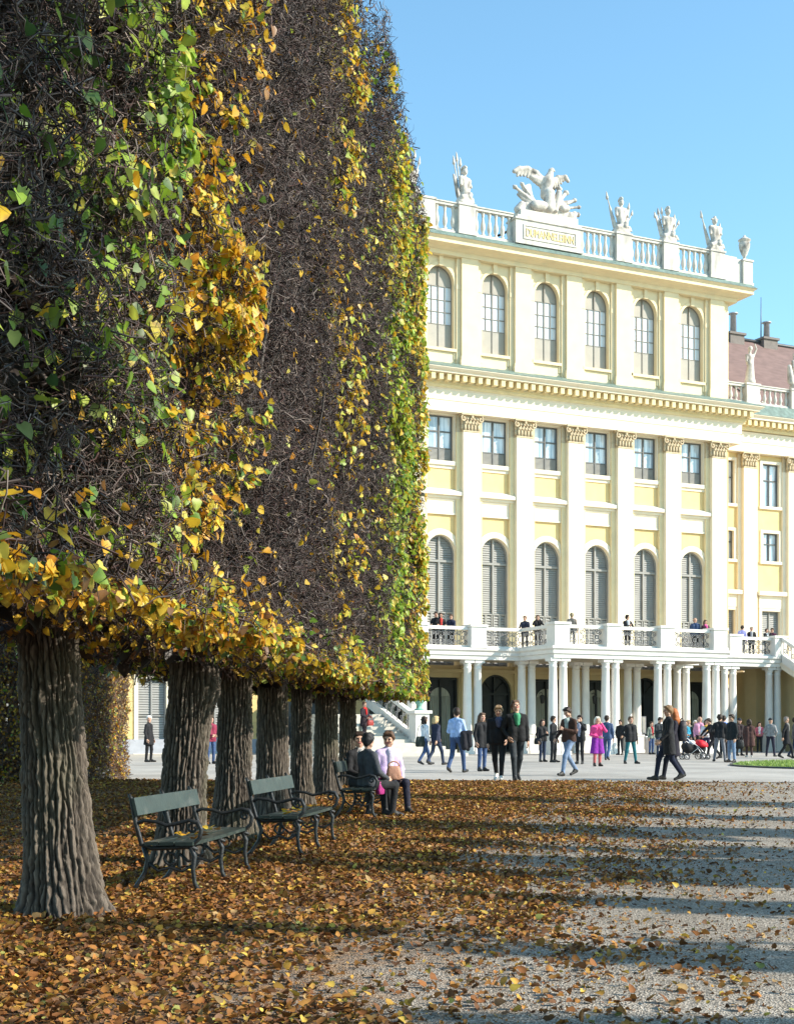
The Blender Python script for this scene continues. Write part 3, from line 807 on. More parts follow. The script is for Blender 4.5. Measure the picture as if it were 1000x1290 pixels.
# ================================================================== PALACE
PAL_Z = 0.0
palace = empty('palace', (X0, Y0, 0.0), PAL_ROT)
tag(palace, 'long pale yellow baroque palace front with columned balcony, arched windows and roof balustrade', 'palace')
B0, BW, UC = -0.62, 3.31, -0.62
BAYS = [UC + BW * k for k in range(-3, 4)]
PILS = [UC + BW * (k + 0.5) for k in range(-4, 4)]
UL, UR = UC - 12.62, UC + 12.62            # ends of the central block
GZ = 0.3
def arch_pts(uc, hw, zs, rise, n=14):
    return [(uc - hw * math.cos(math.pi * k / n), zs + rise * math.sin(math.pi * k / n)) for k in range(n + 1)]
def wall_band(mb, u0, u1, z0, z1, w, holes, depth=0.3, mi=0, rmi=None):
    rmi = mi if rmi is None else rmi
    Y = -w; YD = -(w - depth)
    def q(a, b, c, d, m=mi): mb.add([a, b, c, d], [(0, 1, 2, 3)], m)
    cur = u0
    for (uc, hw, zb, zs, rise) in sorted(holes):
        a, b = uc - hw, uc + hw
        q((cur, Y, z0), (a, Y, z0), (a, Y, z1), (cur, Y, z1))
        if zb > z0: q((a, Y, z0), (b, Y, z0), (b, Y, zb), (a, Y, zb))
        pts = arch_pts(uc, hw, zs, rise) if rise > 0 else [(a, zs), (b, zs)]
        for (p, q2) in zip(pts[:-1], pts[1:]):
            q((p[0], Y, p[1]), (q2[0], Y, q2[1]), (q2[0], Y, z1), (p[0], Y, z1))
            q((p[0], Y, p[1]), (p[0], YD, p[1]), (q2[0], YD, q2[1]), (q2[0], Y, q2[1]), rmi)
        q((a, Y, zb), (a, YD, zb), (a, YD, zs), (a, Y, zs), rmi)
        q((b, Y, zb), (b, Y, zs), (b, YD, zs), (b, YD, zb), rmi)
        q((a, Y, zb), (b, Y, zb), (b, YD, zb), (a, YD, zb), rmi)
        cur = b
    q((cur, Y, z0), (u1, Y, z0), (u1, Y, z1), (cur, Y, z1))

A_HW, A_SP, A_RI, A_ZB = 0.89, 11.0, 1.0, 5.0           # piano nobile arches
M_HW, M_ZB, M_ZT = 0.80, 15.98, 18.45                   # mezzanine windows
T_HW, T_ZB, T_SP, T_RI = 0.80, 22.05, 25.58, 0.92       # attic arches
D_HW, D_ZT = 1.0, 4.35
DOORS = [b + 0.12 for b in BAYS]
mb = MB()
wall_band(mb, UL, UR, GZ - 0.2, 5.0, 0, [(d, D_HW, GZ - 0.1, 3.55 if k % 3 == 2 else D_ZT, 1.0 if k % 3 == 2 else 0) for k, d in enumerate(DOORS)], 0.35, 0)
wall_band(mb, UL, UR, 5.0, 13.1, 0, [(b, A_HW, A_ZB, A_SP, A_RI) for b in BAYS], 0.3, 1, 2)
wall_band(mb, UL, UR, 13.1, 18.7, 0, [(b, M_HW, M_ZB, M_ZT, 0) for b in BAYS], 0.25, 1, 2)
wall_band(mb, UL, UR, 18.7, 28.0, 0, [(b, T_HW, T_ZB, T_SP, T_RI) for b in BAYS], 0.32, 3, 3)
D = 14.0
for (m, z0, z1) in ((0, GZ - 0.2, 5.0), (1, 5.0, 18.7), (3, 18.7, 28.0)):
    mb.add([(UR, 0, z0), (UR, D, z0), (UR, D, z1), (UR, 0, z1)], [(0, 1, 2, 3)], m)
    mb.add([(UL, 0, z0), (UL, 0, z1), (UL, D, z1), (UL, D, z0)], [(0, 1, 2, 3)], m)
    mb.add([(UL, D, z0), (UL, D, z1), (UR, D, z1), (UR, D, z0)], [(0, 1, 2, 3)], m)
mb.add([(UL, 0, 27.98), (UR, 0, 27.98), (UR, D, 27.98), (UL, D, 27.98)], [(0, 1, 2, 3)], 3)
mb.build('wall', [BALWALL, YELLOW, CREAM, ATTIC], palace)

# ---- pilasters
def pilaster_proto(name, z0, z1, hw, w1, back_hw, back_w, mats, base=True):
    m = MB()
    m.bw(-back_hw, back_hw, 0.0, back_w, z0, z1, 1)
    m.bw(-hw, hw, back_w - 0.02, w1, z0, z1 - 0.002)
    if base:
        m.bw(-hw - 0.1, hw + 0.1, back_w - 0.03, w1 + 0.1, z0 + 0.003, z0 + 0.45)
        m.bw(-hw - 0.06, hw + 0.06, back_w - 0.025, w1 + 0.06, z0 + 0.45, z0 + 0.65)
    return m.build(name, mats, palace)
def leaf_lump(m, c, sx, sy, sz, seed):
    rr = random.Random(seed)
    prof = [(0.25, -0.5), (0.5, -0.25), (0.52, 0.0), (0.42, 0.25), (0.18, 0.45)]
    m.lathe([(r * sx, z * sz) for r, z in prof], c, 8, 0, True, 1, sy / sx)
def capital_mesh(m, hw, w0, w1, z0, z1):
    h = z1 - z0
    m.bw(-hw - 0.02, hw + 0.02, w0, w1 + 0.03, z0, z0 + 0.07)
    m.bw(-hw + 0.03, hw - 0.03, w0, w1 - 0.02, z0 + 0.07, z1 - 0.1)
    m.bw(-hw - 0.16, hw + 0.16, w0, w1 + 0.16, z1 - 0.1, z1)
    k = 5
    for i in range(k):
        u = -hw + 2 * hw * (i + 0.5) / k
        leaf_lump(m, (u, -(w1 + 0.02), z0 + 0.07 + h * 0.24), 0.14, 0.10, h * 0.45, i)
        leaf_lump(m, (u, -(w1 + 0.09), z0 + 0.07 + h * 0.40), 0.10, 0.08, h * 0.14, i)
    for i in range(k - 1):
        u = -hw + 2 * hw * (i + 1) / k
        leaf_lump(m, (u, -(w1 + 0.04), z0 + h * 0.55), 0.13, 0.10, h * 0.4, i + 9)
        leaf_lump(m, (u, -(w1 + 0.12), z0 + h * 0.69), 0.10, 0.08, h * 0.13, i)
    for sgn in (-1, 1):                                   # corner volutes and side leaves
        pts = []
        for q in range(15):
            a = q * 0.55; r = 0.19 - 0.0115 * q
            pts.append((sgn * (hw + 0.02 + r * math.sin(a) * 0.9), -(w1 + 0.08), z1 - 0.29 + r * math.cos(a)))
        m.tube(pts, 0.045, 5)
        for j in range(2):
            leaf_lump(m, (sgn * (hw + 0.02), -(w0 + 0.55 * (w1 - w0)), z0 + h * (0.3 + 0.3 * j)), 0.12, 0.2, h * 0.42, 3)
    leaf_lump(m, (0, -(w1 + 0.1), z1 - 0.16), 0.16, 0.1, 0.24, 4)
pil = pilaster_proto('pilaster', 5.0, 17.58, 0.5, 0.46, 0.78, 0.2, [CREAM, BACKSHADE])
m = MB(); capital_mesh(m, 0.5, 0.2, 0.46, 17.58, 18.56); m.bw(-0.78, 0.78, 0.0, 0.199, 17.57, 18.56)
cp = m.build('capital', CAPITAL, pil)
pil.location = (PILS[0], 0, 0)
for u in PILS[1:]: dup(pil, palace, (u, 0, 0))
ap = pilaster_proto('attic_pilaster', 21.0, 27.02, 0.5, 0.30, 0.74, 0.13, [ATTIC, ATTIC], True)
ap.location = (PILS[0], 0, 0)
for u in PILS[1:]: dup(ap, palace, (u, 0, 0))

# ---- arch surrounds, hoods, aprons
def surround(m, uc, hw, zb, zs, ri, bwid, w0, w1, mi=0, n=16):
    pi_ = arch_pts(uc, hw, zs, ri, n); po = arch_pts(uc, hw + bwid, zs, ri + bwid, n)
    pi_ = [(uc - hw, zb)] + pi_ + [(uc + hw, zb)]; po = [(uc - hw - bwid, zb)] + po + [(uc + hw + bwid, zb)]
    for a, b, c, d in zip(pi_[:-1], pi_[1:], po[1:], po[:-1]):
        m.add([(p[0], -w1, p[1]) for p in (a, b, c, d)], [(0, 1, 2, 3)], mi)
        m.add([(d[0], -w1, d[1]), (c[0], -w1, c[1]), (c[0], -w0, c[1]), (d[0], -w0, d[1])], [(0, 1, 2, 3)], mi)
        m.add([(a[0], -w1, a[1]), (a[0], -w0 , a[1]), (b[0], -w0, b[1]), (b[0], -w1, b[1])], [(0, 1, 2, 3)], mi)
m = MB()
surround(m, 0, A_HW, 5.0, A_SP, A_RI, 0.34, 0.0, 0.07)
surround(m, 0, A_HW + 0.02, 5.0, A_SP, A_RI + 0.02, 0.1, 0.0, 0.11)
asur = m.build('arch_surround', CREAM, palace, (BAYS[0], 0, 0))
m = MB()
m.bw(-1.05, 1.05, 0, 0.10, 13.1, 13.95)
m.bw(-1.08, 1.08, 0, 0.14, 13.86, 13.97)
m.bw(-1.13, 1.13, 0, 0.24, 13.97, 14.12)
m.bw(-1.2, 1.2, 0, 0.40, 14.12, 14.30)
m.add([(-1.2, -0.40, 14.30), (1.2, -0.40, 14.30), (1.2, 0, 14.5), (-1.2, 0, 14.5)], [(0, 1, 2, 3)], 1)
m.bw(-1.06, 1.06, 0, 0.13, 13.1, 13.2)
hood = m.build('window_hood', [CREAM, WHITE], palace, (BAYS[0], 0, 0))
m = MB()                                                  # mezzanine frame and sill
m.bw(-M_HW - 0.22, -M_HW, 0, 0.07, M_ZB, M_ZT + 0.2); m.bw(M_HW, M_HW + 0.22, 0, 0.07, M_ZB, M_ZT + 0.2)
m.bw(-M_HW, M_HW, 0, 0.07, M_ZT, M_ZT + 0.2)
m.bw(-M_HW - 0.3, M_HW + 0.3, 0, 0.16, M_ZB - 0.22, M_ZB)
m.bw(-M_HW - 0.22, M_HW + 0.22, 0, 0.06, M_ZB - 0.4, M_ZB - 0.22)
msur = m.build('window_surround', CREAM, palace, (BAYS[0], 0, 0))
m = MB()                                                  # attic surround with imposts
surround(m, 0, T_HW, 21.5, T_SP, T_RI, 0.16, 0, 0.05)
for sg in (-1, 1):
    a, b = sorted((sg * (T_HW + 0.16), sg * (T_HW + 0.40)))
    m.bw(a, b, 0, 0.09, 21.4, 25.3); m.bw(a - 0.06, b + 0.06, 0, 0.15, 25.3, 25.55); m.bw(a - 0.03, b + 0.03, 0, 0.12, 25.2, 25.3)
m.bw(-0.12, 0.12, 0, 0.12, T_SP + T_RI - 0.05, T_SP + T_RI + 0.5)
m.bw(-T_HW - 0.2, T_HW + 0.2, 0.0, 0.13, T_ZB - 0.16, T_ZB)
tsur = m.build('arch_surround', ATTIC, palace, (BAYS[0], 0, 0))
for u in BAYS[1:]:
    for o in (asur, hood, msur, tsur): dup(o, palace, (u, 0, 0))

# ---- entablature
def dentils(m, path_u0, path_u1, w0, w1, z0, z1, step, mi):
    n = int((path_u1 - path_u0) / step)
    for k in range(n + 1):
        u = path_u0 + (path_u1 - path_u0) * k / n
        m.bw(u - step * 0.26, u + step * 0.26, w0, w1, z0, z1, mi)
m = MB()
pth = [(UR + 0.0, -D * 0.2), (UR + 0.0, 0), (UL, 0)]
pth = [(UL, -3.0), (UL, 0), (UR, 0), (UR, -3.0)]
m.sweep(pth, [(0.0, 18.55), (0.52, 18.55), (0.52, 19.12), (0.56, 19.14), (0.56, 19.68), (0.62, 19.72), (0.62, 19.76), (0.0, 19.76)], 0)
m.sweep(pth, [(0.0, 19.76), (0.66, 19.76), (0.74, 19.86), (0.74, 19.96), (0.0, 19.96)], 1)
m.sweep(pth, [(0.0, 19.96), (0.80, 19.96), (0.80, 20.40), (0.0, 20.40)], 1)
m.sweep(pth, [(0.0, 20.40), (1.30, 20.40), (1.30, 20.50), (1.38, 20.52), (1.50, 20.62), (1.50, 20.66), (0.0, 20.9)], 0)
m.sweep(pth, [(0.0, 20.91), (1.52, 20.665), (1.52, 20.69), (0.30, 21.2), (0.0, 21.3)], 2)
dentils(m, UL - 0.6, UR + 0.75, 0.80, 1.22, 20.04, 20.39, 0.46, 1)
n = 12
for k in range(n):
    m.box(UR + 0.80, UR + 1.22, 0.2 + k * 0.24 - 0.12, 0.2 + k * 0.24, 20.04, 20.39, 1)
m.build('entablature', [CREAM, OCHRE, LEAD], palace)
m = MB()
m.sweep(pth, [(0.0, 26.98), (0.36, 26.98), (0.36, 27.2), (0.42, 27.23), (0.0, 27.23)], 0)
m.sweep(pth, [(0.0, 27.23), (0.44, 27.23), (0.6, 27.31), (1.05, 27.37), (1.05, 27.56), (1.2, 27.67), (0.0, 27.75)], 0)
m.sweep(pth, [(0.0, 27.755), (1.22, 27.675), (1.22, 27.70), (0.92, 27.98), (0.0, 28.04)], 1)
m.build('cornice', [ATTIC, LEAD], palace)

# ---- roof balustrade
BAL_PROF = [(0.10, 0), (0.10, 0.06), (0.055, 0.10), (0.075, 0.16), (0.115, 0.30), (0.105, 0.42), (0.06, 0.60), (0.05, 0.70), (0.075, 0.76), (0.06, 0.80), (0.09, 0.84), (0.09, 0.90)]
def balustrade(name, u0, u1, w, z0, parent, n=None, h=1.66, axis='u'):
    m = MB()
    def bx(a, b, c, d, e, f):
        if axis == 'u': m.bw(a, b, w + c, w + d, e, f)
        else: m.box(w + c, w + d, a, b, e, f)
    bx(u0, u1, -0.17, 0.17, z0, z0 + 0.12)
    bx(u0, u1, -0.13, 0.13, z0 + 0.12, z0 + 0.18)
    bx(u0, u1, -0.16, 0.16, z0 + h - 0.2, z0 + h - 0.06)
    bx(u0, u1, -0.21, 0.21, z0 + h - 0.06, z0 + h)
    n = n or max(2, int((u1 - u0) / 0.36))
    hh = h - 0.38
    for k in range(n):
        u = u0 + (u1 - u0) * (k + 0.5) / n
        c = (u, -w, z0 + 0.18) if axis == 'u' else (w, u, z0 + 0.18)
        m.lathe([(r * (1.2 if h > 1.5 else 1.0), z / 0.9 * hh) for r, z in BAL_PROF], c, 8, 0, False)
    return m.build(name, BALST, parent)
BWD = 0.55
ZB = 28.03
def post(m, u0, u1, w0, w1, z0, h=1.64, mi=0):
    m.bw(u0, u1, w0, w1, z0, z0 + h - 0.08, mi)
    m.bw(u0 - 0.05, u1 + 0.05, w0 - 0.05, w1 + 0.05, z0 + h - 0.08, z0 + h + 0.03, mi)
    m.bw(u0 - 0.05, u1 + 0.05, w0 - 0.05, w1 + 0.05, z0 - 0.002, z0 + 0.16, mi)
PXP = [(565, 597), (648, 733), (775, 794), (834, 852), (893, 912)]
CR = (U(648.5, 0.9), U(733, 0.9))
half = (CR[1] - CR[0]) / 2
posts = [U(784, 0.7), U(843, 0.7), U(902, 0.7)]
cc = UC
lposts = [2 * cc - p for p in posts]
lposts = [U(587, 0.7)] + lposts[1:]
post_us = sorted(lposts + posts)
edges = []
for p in post_us: edges.append((p - 0.5, p + 0.5))
edges.append(CR); edges.sort()
for a, b in zip(edges[:-1], edges[1:]):
    balustrade('balustrade', a[1] - 0.01, b[0] + 0.01, BWD, ZB, palace)
for p in post_us:
    m = MB(); post(m, p - 0.5, p + 0.5, 0.2, 0.86, ZB)
    m.build('pedestal', BALST, palace)
m = MB()                                                  # solid corner parapet and urn pedestal
m.bw(posts[-1] + 0.5, UR + 0.02, 0.35, 0.75, ZB, ZB + 1.5)
m.box(UR + 0.55, UR + 0.9, -0.35, 6.5, ZB - 0.1, ZB + 1.4); m.bw(UR + 0.02, UR + 0.55, 0.33, 0.73, ZB, ZB + 1.42)
m.build('parapet', BALST, palace)
m = MB(); post(m, UR + 0.42, UR + 1.1, 0.2, 0.88, ZB - 0.1, 1.5); m.build('pedestal', BALST, palace)
m = MB(); m.bw(UL, post_us[0] - 0.5, 0.35, 0.75, ZB, ZB + 1.6); m.build('parapet', BALST, palace)
# crest block with inscription
m = MB()
m.bw(CR[0], CR[1], 0.05, 1.0, ZB, ZB + 1.3)
m.bw(CR[0] - 0.06, CR[1] + 0.06, 0.0, 1.07, ZB + 1.3, ZB + 1.4)
m.bw(CR[0] + 0.35, CR[1] - 0.3, 0.1, 0.95, ZB + 1.4, ZB + 1.9)
m.bw(CR[0] + 0.1, CR[1] - 0.1, 0.1, 1.0, ZB + 1.395, ZB + 1.55)
a, b = CR[0] + 0.55, CR[1] - 0.5
for (x0, x1, z0, z1) in ((a - 0.08, b + 0.08, 0.98, 1.06), (a - 0.08, b + 0.08, 0.26, 0.34), (a - 0.08, a, 0.34, 0.98), (b, b + 0.08, 0.34, 0.98)):
    m.bw(x0, x1, 0.99, 1.04, ZB + z0, ZB + z1)
crest = m.build('crest_block', BALST, palace)
cu = bpy.data.curves.new('inscription', 'FONT'); cu.body = 'DUMANNELEIINN'; cu.size = 0.62; cu.extrude = 0.02; cu.align_x = 'CENTER'
to = bpy.data.objects.new('inscription_curve', cu); COL.objects.link(to)
bpy.context.view_layer.update()
me = bpy.data.meshes.new_from_object(to.evaluated_get(bpy.context.evaluated_depsgraph_get()))
bpy.data.objects.remove(to)
me.materials.clear(); me.materials.append(GOLD)
xs = [v.co.x for v in me.vertices]; wd = max(xs) - min(xs)
io = bpy.data.objects.new('inscription', me); COL.objects.link(io); io.parent = crest
sc = (b - a) * 0.94 / wd
io.scale = (sc, 0.62 / 0.62, 1); io.rotation_euler = (math.radians(90), 0, 0); io.location = ((a + b) / 2, -1.012, ZB + 0.43)

# ---- windows
def frame_bars(m, uc, hw, z0, z1, w0, w1, bar, verts=(), horiz=(), mi=0, thin=0.03):
    m.bw(uc - hw, uc - hw + bar, w0, w1, z0, z1, mi); m.bw(uc + hw - bar, uc + hw, w0, w1, z0, z1, mi)
    m.bw(uc - hw + bar, uc + hw - bar, w0, w1, z0, z0 + bar, mi); m.bw(uc - hw + bar, uc + hw - bar, w0, w1, z1 - bar, z1, mi)
    for v in verts: m.bw(uc + v - bar * 0.6, uc + v + bar * 0.6, w0, w1 + 0.012, z0 + bar, z1 - bar, mi)
    for h in horiz: m.bw(uc - hw + bar, uc + hw - bar, w0, w1 - 0.006, h - bar * 0.5, h + bar * 0.5, mi)
# mezzanine window
m = MB()
frame_bars(m, 0, M_HW, M_ZB, M_ZT, -0.25, -0.17, 0.07, (0,), (M_ZB + 0.72, M_ZB + 1.62), 0)
for sg in (-1, 1):
    for k in range(9):
        z = M_ZB + 0.09 + k * 0.066
        m.bw(min(sg * 0.05, sg * 0.72), max(sg * 0.05, sg * 0.72), -0.23, -0.195, z, z + 0.045, 1)
mw = m.build('mezzanine_window', [SHUTD, SHUT], palace, (BAYS[0], 0, 0))
m = MB(); m.bw(-M_HW, M_HW, -0.27, -0.24, M_ZB + 0.7, M_ZT); m.build('pane', GLASS, mw)
m = MB(); m.bw(-M_HW, M_HW, -0.30, -0.245, M_ZB, M_ZB + 0.7); m.build('sill_panel', PANEL, mw)
PANELF = mat('beige_grey_sash', (0.25, 0.235, 0.21), 0.6, 0.08, 3)
# attic window: grey lunette and lower panel, glazing between
m = MB()
Z1, Z2 = T_ZB + 1.35, T_SP - 0.12
frame_bars(m, 0, T_HW, T_ZB, Z2, -0.31, -0.24, 0.036, (0,), (Z1, Z2 - 0.75, Z2 - 1.4), 0)
for v in (-0.4, 0.4): m.bw(v - 0.015, v + 0.015, -0.3, -0.235, Z1, Z2, 0)
m.bw(-0.035, 0.035, -0.3, -0.2, Z2, T_SP + T_RI - 0.02, 0)
surround(m, 0, T_HW - 0.05, Z2, T_SP, T_RI - 0.05, 0.05, -0.31, -0.23, 0)
tw_ = m.build('attic_window', [PANELF], palace, (BAYS[0], 0, 0))
m = MB(); m.bw(-T_HW, T_HW, -0.33, -0.29, Z1, Z2); m.build('pane', CURTW, tw_)
m = MB(); m.bw(-T_HW, T_HW, -0.33, -0.27, T_ZB, Z1); m.build('sill_panel', PANEL, tw_)
m = MB(); pts = arch_pts(0, T_HW, T_SP, T_RI); pts = [(-T_HW, Z2)] + pts + [(T_HW, Z2)]
m.add([(p[0], 0.28, p[1]) for p in pts], [tuple(range(len(pts)))], 0)
m.build('blind', PANEL, tw_)
# arched shutter window of the piano nobile
def slats(m, u0, u1, z0, z1, n, w, th=0.022, tilt=0.035, mi=0):
    for k in range(n):
        z = z0 + (z1 - z0) * (k + 0.5) / n
        h = (z1 - z0) / n * 0.8
        v = [(u0, -(w + tilt), z - h / 2), (u1, -(w + tilt), z - h / 2), (u1, -w, z + h / 2), (u0, -w, z + h / 2),
             (u0, -(w + tilt) + th, z - h / 2), (u1, -(w + tilt) + th, z - h / 2), (u1, -w + th, z + h / 2), (u0, -w + th, z + h / 2)]
        m.add(v, [(0, 1, 2, 3), (7, 6, 5, 4), (0, 4, 5, 1), (3, 2, 6, 7), (0, 3, 7, 4), (1, 5, 6, 2)], mi)
TR1, TR2 = 10.62, 7.85
m = MB()
frame_bars(m, 0, A_HW, A_ZB, TR1, -0.29, -0.16, 0.07, (), (TR2,), 0)
m.bw(-A_HW + 0.07, A_HW - 0.07, -0.29, -0.14, TR1 - 0.06, TR1 + 0.06, 0)
m.bw(-0.05, 0.05, -0.29, -0.15, TR2, A_SP + A_RI - 0.05, 0)
surround(m, 0, A_HW - 0.07, TR1, A_SP, A_RI - 0.07, 0.07, -0.29, -0.16, 0)
aw = m.build('shuttered_window', SHUT, palace, (BAYS[0], 0, 0))
m = MB()
for sg in (-1, 1):
    a, b = sorted((sg * 0.06, sg * (A_HW - 0.08)))
    slats(m, a, b, TR2 + 0.06, TR1 - 0.08, 22, -0.27)
    for z0 in [TR1 + 0.08 + 0.125 * k for k in range(11)]:
        zz = z0 + 0.06
        x = (A_HW - 0.08) if zz < A_SP else (A_HW - 0.08) * math.sqrt(max(0, 1 - ((zz - A_SP) / (A_RI - 0.08)) ** 2))
        if x > 0.12:
            a2, b2 = sorted((sg * 0.06, sg * x)); slats(m, a2, b2, z0, z0 + 0.125, 1, -0.27)
    for j in range(2):
        u0 = sg * (0.03 + j * 0.40); u1 = sg * (0.03 + j * 0.40 + 0.39)
        a, b = sorted((u0, u1))
        slats(m, a + 0.06, b - 0.06, A_ZB + 0.1, TR2 - 0.07, 18, -0.25, 0.02, 0.06)
        m.bw(a, a + 0.06, -0.28, -0.18, A_ZB + 0.07, TR2 - 0.04); m.bw(b - 0.06, b, -0.28, -0.18, A_ZB + 0.07, TR2 - 0.04)
m.build('shutter', SHUT, aw)
m = MB(); m.bw(-A_HW, A_HW, -0.36, -0.31, A_ZB, A_SP)
pts = arch_pts(0, A_HW, A_SP, A_RI); m.add([(p[0], 0.31, p[1]) for p in pts], [tuple(range(len(pts)))], 0)
m.build('shutter_back', SHUT, aw)
for u in BAYS[1:]:
    for o in (mw, tw_, aw): dup(o, palace, (u, 0, 0))
# ground floor doors
def door(arched):
    m = MB()
    zt = 3.55 if arched else D_ZT
    frame_bars(m, 0, D_HW, GZ, zt, -0.34, -0.2, 0.12, (), (), 0)
    if arched: surround(m, 0, D_HW - 0.12, zt, 3.55, 0.88, 0.12, -0.34, -0.2, 0)
    m.bw(-0.05, 0.05, -0.34, -0.22, GZ, zt, 0)
    if arched:
        m.bw(-0.04, 0.04, -0.34, -0.22, zt, 4.45, 0); 
        for k in (-1, 1): m.tube([(0, 0.3, 3.55), (k * 0.62, 0.3, 4.2)], 0.03, 4)
    d = m.build('door', DOORM, palace)
    m = MB()
    pts = [(-D_HW, GZ)] + (arch_pts(0, D_HW, 3.55, 1.0) if arched else [(-D_HW, zt), (D_HW, zt)]) + [(D_HW, GZ)]
    m.add([(p[0], 0.36, p[1]) for p in pts], [tuple(range(len(pts)))], 0)
    m.build('door_back', DOORM, d)
    if not arched:
        m = MB()
        pts = [(-0.62, GZ + 0.15)] + arch_pts(0, 0.62, 3.2, 0.62) + [(0.62, GZ + 0.15)]
        m.add([(p[0], 0.30 + 0.0 * i, p[1]) for i, p in enumerate(pts)], [tuple(range(len(pts)))], 0)
        for k in range(9):
            m.lathe([(0.05, 0), (0.06, 1.4), (0.045, 2.9)], (-0.55 + k * 0.137, 0.30, GZ + 0.15), 6)
        m.build('curtain', CURT, d)
    return d
d1, d2 = door(False), door(True)
f1 = f2 = True
for k, u in enumerate(DOORS):
    if k % 3 == 2:
        if f2: d2.location = (u, 0, 0); f2 = False
        else: dup(d2, palace, (u, 0, 0))
    else:
        if f1: d1.location = (u, 0, 0); f1 = False
        else: dup(d1, palace, (u, 0, 0))
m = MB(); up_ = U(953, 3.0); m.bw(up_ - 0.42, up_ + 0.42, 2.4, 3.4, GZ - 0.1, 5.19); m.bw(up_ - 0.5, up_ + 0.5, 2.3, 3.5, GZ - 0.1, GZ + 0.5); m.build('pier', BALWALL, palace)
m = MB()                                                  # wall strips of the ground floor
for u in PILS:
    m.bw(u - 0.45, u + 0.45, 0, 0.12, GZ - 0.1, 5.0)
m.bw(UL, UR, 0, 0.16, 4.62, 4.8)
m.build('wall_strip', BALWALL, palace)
def lantern(u):
    m = MB()
    m.tube([(0, 0, 3.55), (0, -0.25, 3.62), (0, -0.32, 3.5)], 0.02, 5)
    m.lathe([(0.03, 0.46), (0.14, 0.4), (0.16, 0.34), (0.11, 0.0), (0.03, -0.05)], (0, -0.32, 3.02), 6)
    return m.build('wall_lantern', DARKM, palace, (u, -0.12, 0))
for px in (681, 747): lantern(U(px, 0.3))

# ---- balcony
W1, W2 = 5.6, 8.85
CU = (U(697, W2), U(915, W2))
SL = (UC - 12.4, U(984, W1))
BZ0, BZ1 = 5.0, 5.55
plan = [(SL[0], 0.4), (SL[0], W1), (CU[0], W1), (CU[0], W2), (CU[1], W2), (CU[1], W1), (SL[1], W1), (SL[1], 0.4)]
m = MB()
pl2 = plan
m.sweep(plan[0:8], [(-0.5, 5.02), (-0.06, 5.02), (-0.06, 5.22), (0.02, 5.24), (0.02, 5.40), (0.12, 5.48), (0.12, 5.6), (-0.5, 5.6)], 0)
m.poly([(u, w) for u, w in [(SL[0] + 0.3, 0.17), (SL[0] + 0.3, W1 - 0.45), (CU[0] + 0.45, W1 - 0.45), (CU[0] + 0.45, W2 - 0.45), (CU[1] - 0.45, W2 - 0.45), (CU[1] - 0.45, W1 - 0.45), (SL[1] - 0.3, W1 - 0.45), (SL[1] - 0.3, 0.17)]][::-1], 5.2, 5.55, 1)
balc = m.build('balcony', [WHITE, CREAM], palace)
RZ0, RZ1 = 5.6, 6.66
def scroll_panel(a, b, parent):
    """railing panel between plan points a, b: stone rail, iron scrollwork"""
    d = Vector((b[0] - a[0], b[1] - a[1])); L = d.length; d.normalize()
    M = Matrix(((d.x, -d.y, 0, a[0]), (d.y, d.x, 0, a[1]), (0, 0, 1, 0), (0, 0, 0, 1)))
    def tp(x, z): p = M @ Vector((x, 0, z)); return (p.x, -p.y, p.z)
    m = MB()
    def bar(x0, x1, z0, z1, t):
        vs_ = [M @ Vector((x, y, z)) for z in (z0, z1) for y in (-t, t) for x in (x0, x1)]
        m.add([(v.x, -v.y, v.z) for v in vs_], [(0, 2, 3, 1), (4, 5, 7, 6), (0, 1, 5, 4), (1, 3, 7, 5), (3, 2, 6, 7), (2, 0, 4, 6)], 1)
    bar(0, L, RZ1 - 0.16, RZ1, 0.13); bar(0, L, RZ0, RZ0 + 0.12, 0.1)
    z0, z1 = RZ0 + 0.12, RZ1 - 0.16; h = z1 - z0
    n = max(1, round(L / 0.62)); s = L / n
    for k in range(n):
        x0 = k * s; xc = x0 + s / 2
        m.tube([tp(x0 + 0.01, z0), tp(x0 + 0.01, z1)], 0.018, 4)
        for sg in (-1, 1):
            for vz in (-1, 1):
                pts = []
                for q in range(17):
                    an = q * 0.5; r = 0.15 - 0.0078 * q
                    pts.append(tp(xc + sg * (0.155 - r * math.cos(an)), z0 + h / 2 + vz * (h * 0.26 + r * math.sin(an) * 0.9)))
                m.tube(pts, 0.02, 4)
            m.tube([tp(xc, z0), tp(xc + sg * 0.2, z0 + h * 0.25), tp(xc + sg * 0.05, z0 + h * 0.5), tp(xc + sg * 0.2, z0 + h * 0.75), tp(xc, z1)], 0.018, 4)
        ring = [tp(xc + 0.09 * math.cos(t * 0.785), z0 + h / 2 + 0.09 * math.sin(t * 0.785)) for t in range(9)]
        m.tube(ring, 0.022, 4)
    return m.build('railing', [IRON, WHITE], parent)
def bal_post(u, w, hw=0.42, parent=None, hu=None):
    hu = hu or hw
    m = MB()
    m.bw(-hu, hu, -hw, hw, RZ0 - 0.01, RZ1 - 0.02)
    m.bw(-hu - 0.06, hu + 0.06, -hw - 0.06, hw + 0.06, RZ1 - 0.02, RZ1 + 0.10)
    m.bw(-hu - 0.05, hu + 0.05, -hw - 0.05, hw + 0.05, RZ0 - 0.012, RZ0 + 0.14)
    return m.build('railing_post', WHITE, parent or balc, (u, -w, 0))
COLU = [-8.1, -4.98, -1.8, 1.4, 4.5, 7.87, 10.95]
e = 0.32
left_posts = [SL[0] + 0.4, -11.2, U(602, W1)]
for u in left_posts: bal_post(u, W1 - e)
for a, b in zip(left_posts, left_posts[1:]): scroll_panel((a + 0.42, W1 - e), (b - 0.42, W1 - e), balc)
scroll_panel((left_posts[-1] + 0.42, W1 - e), (CU[0] + e, W1 - e), balc)
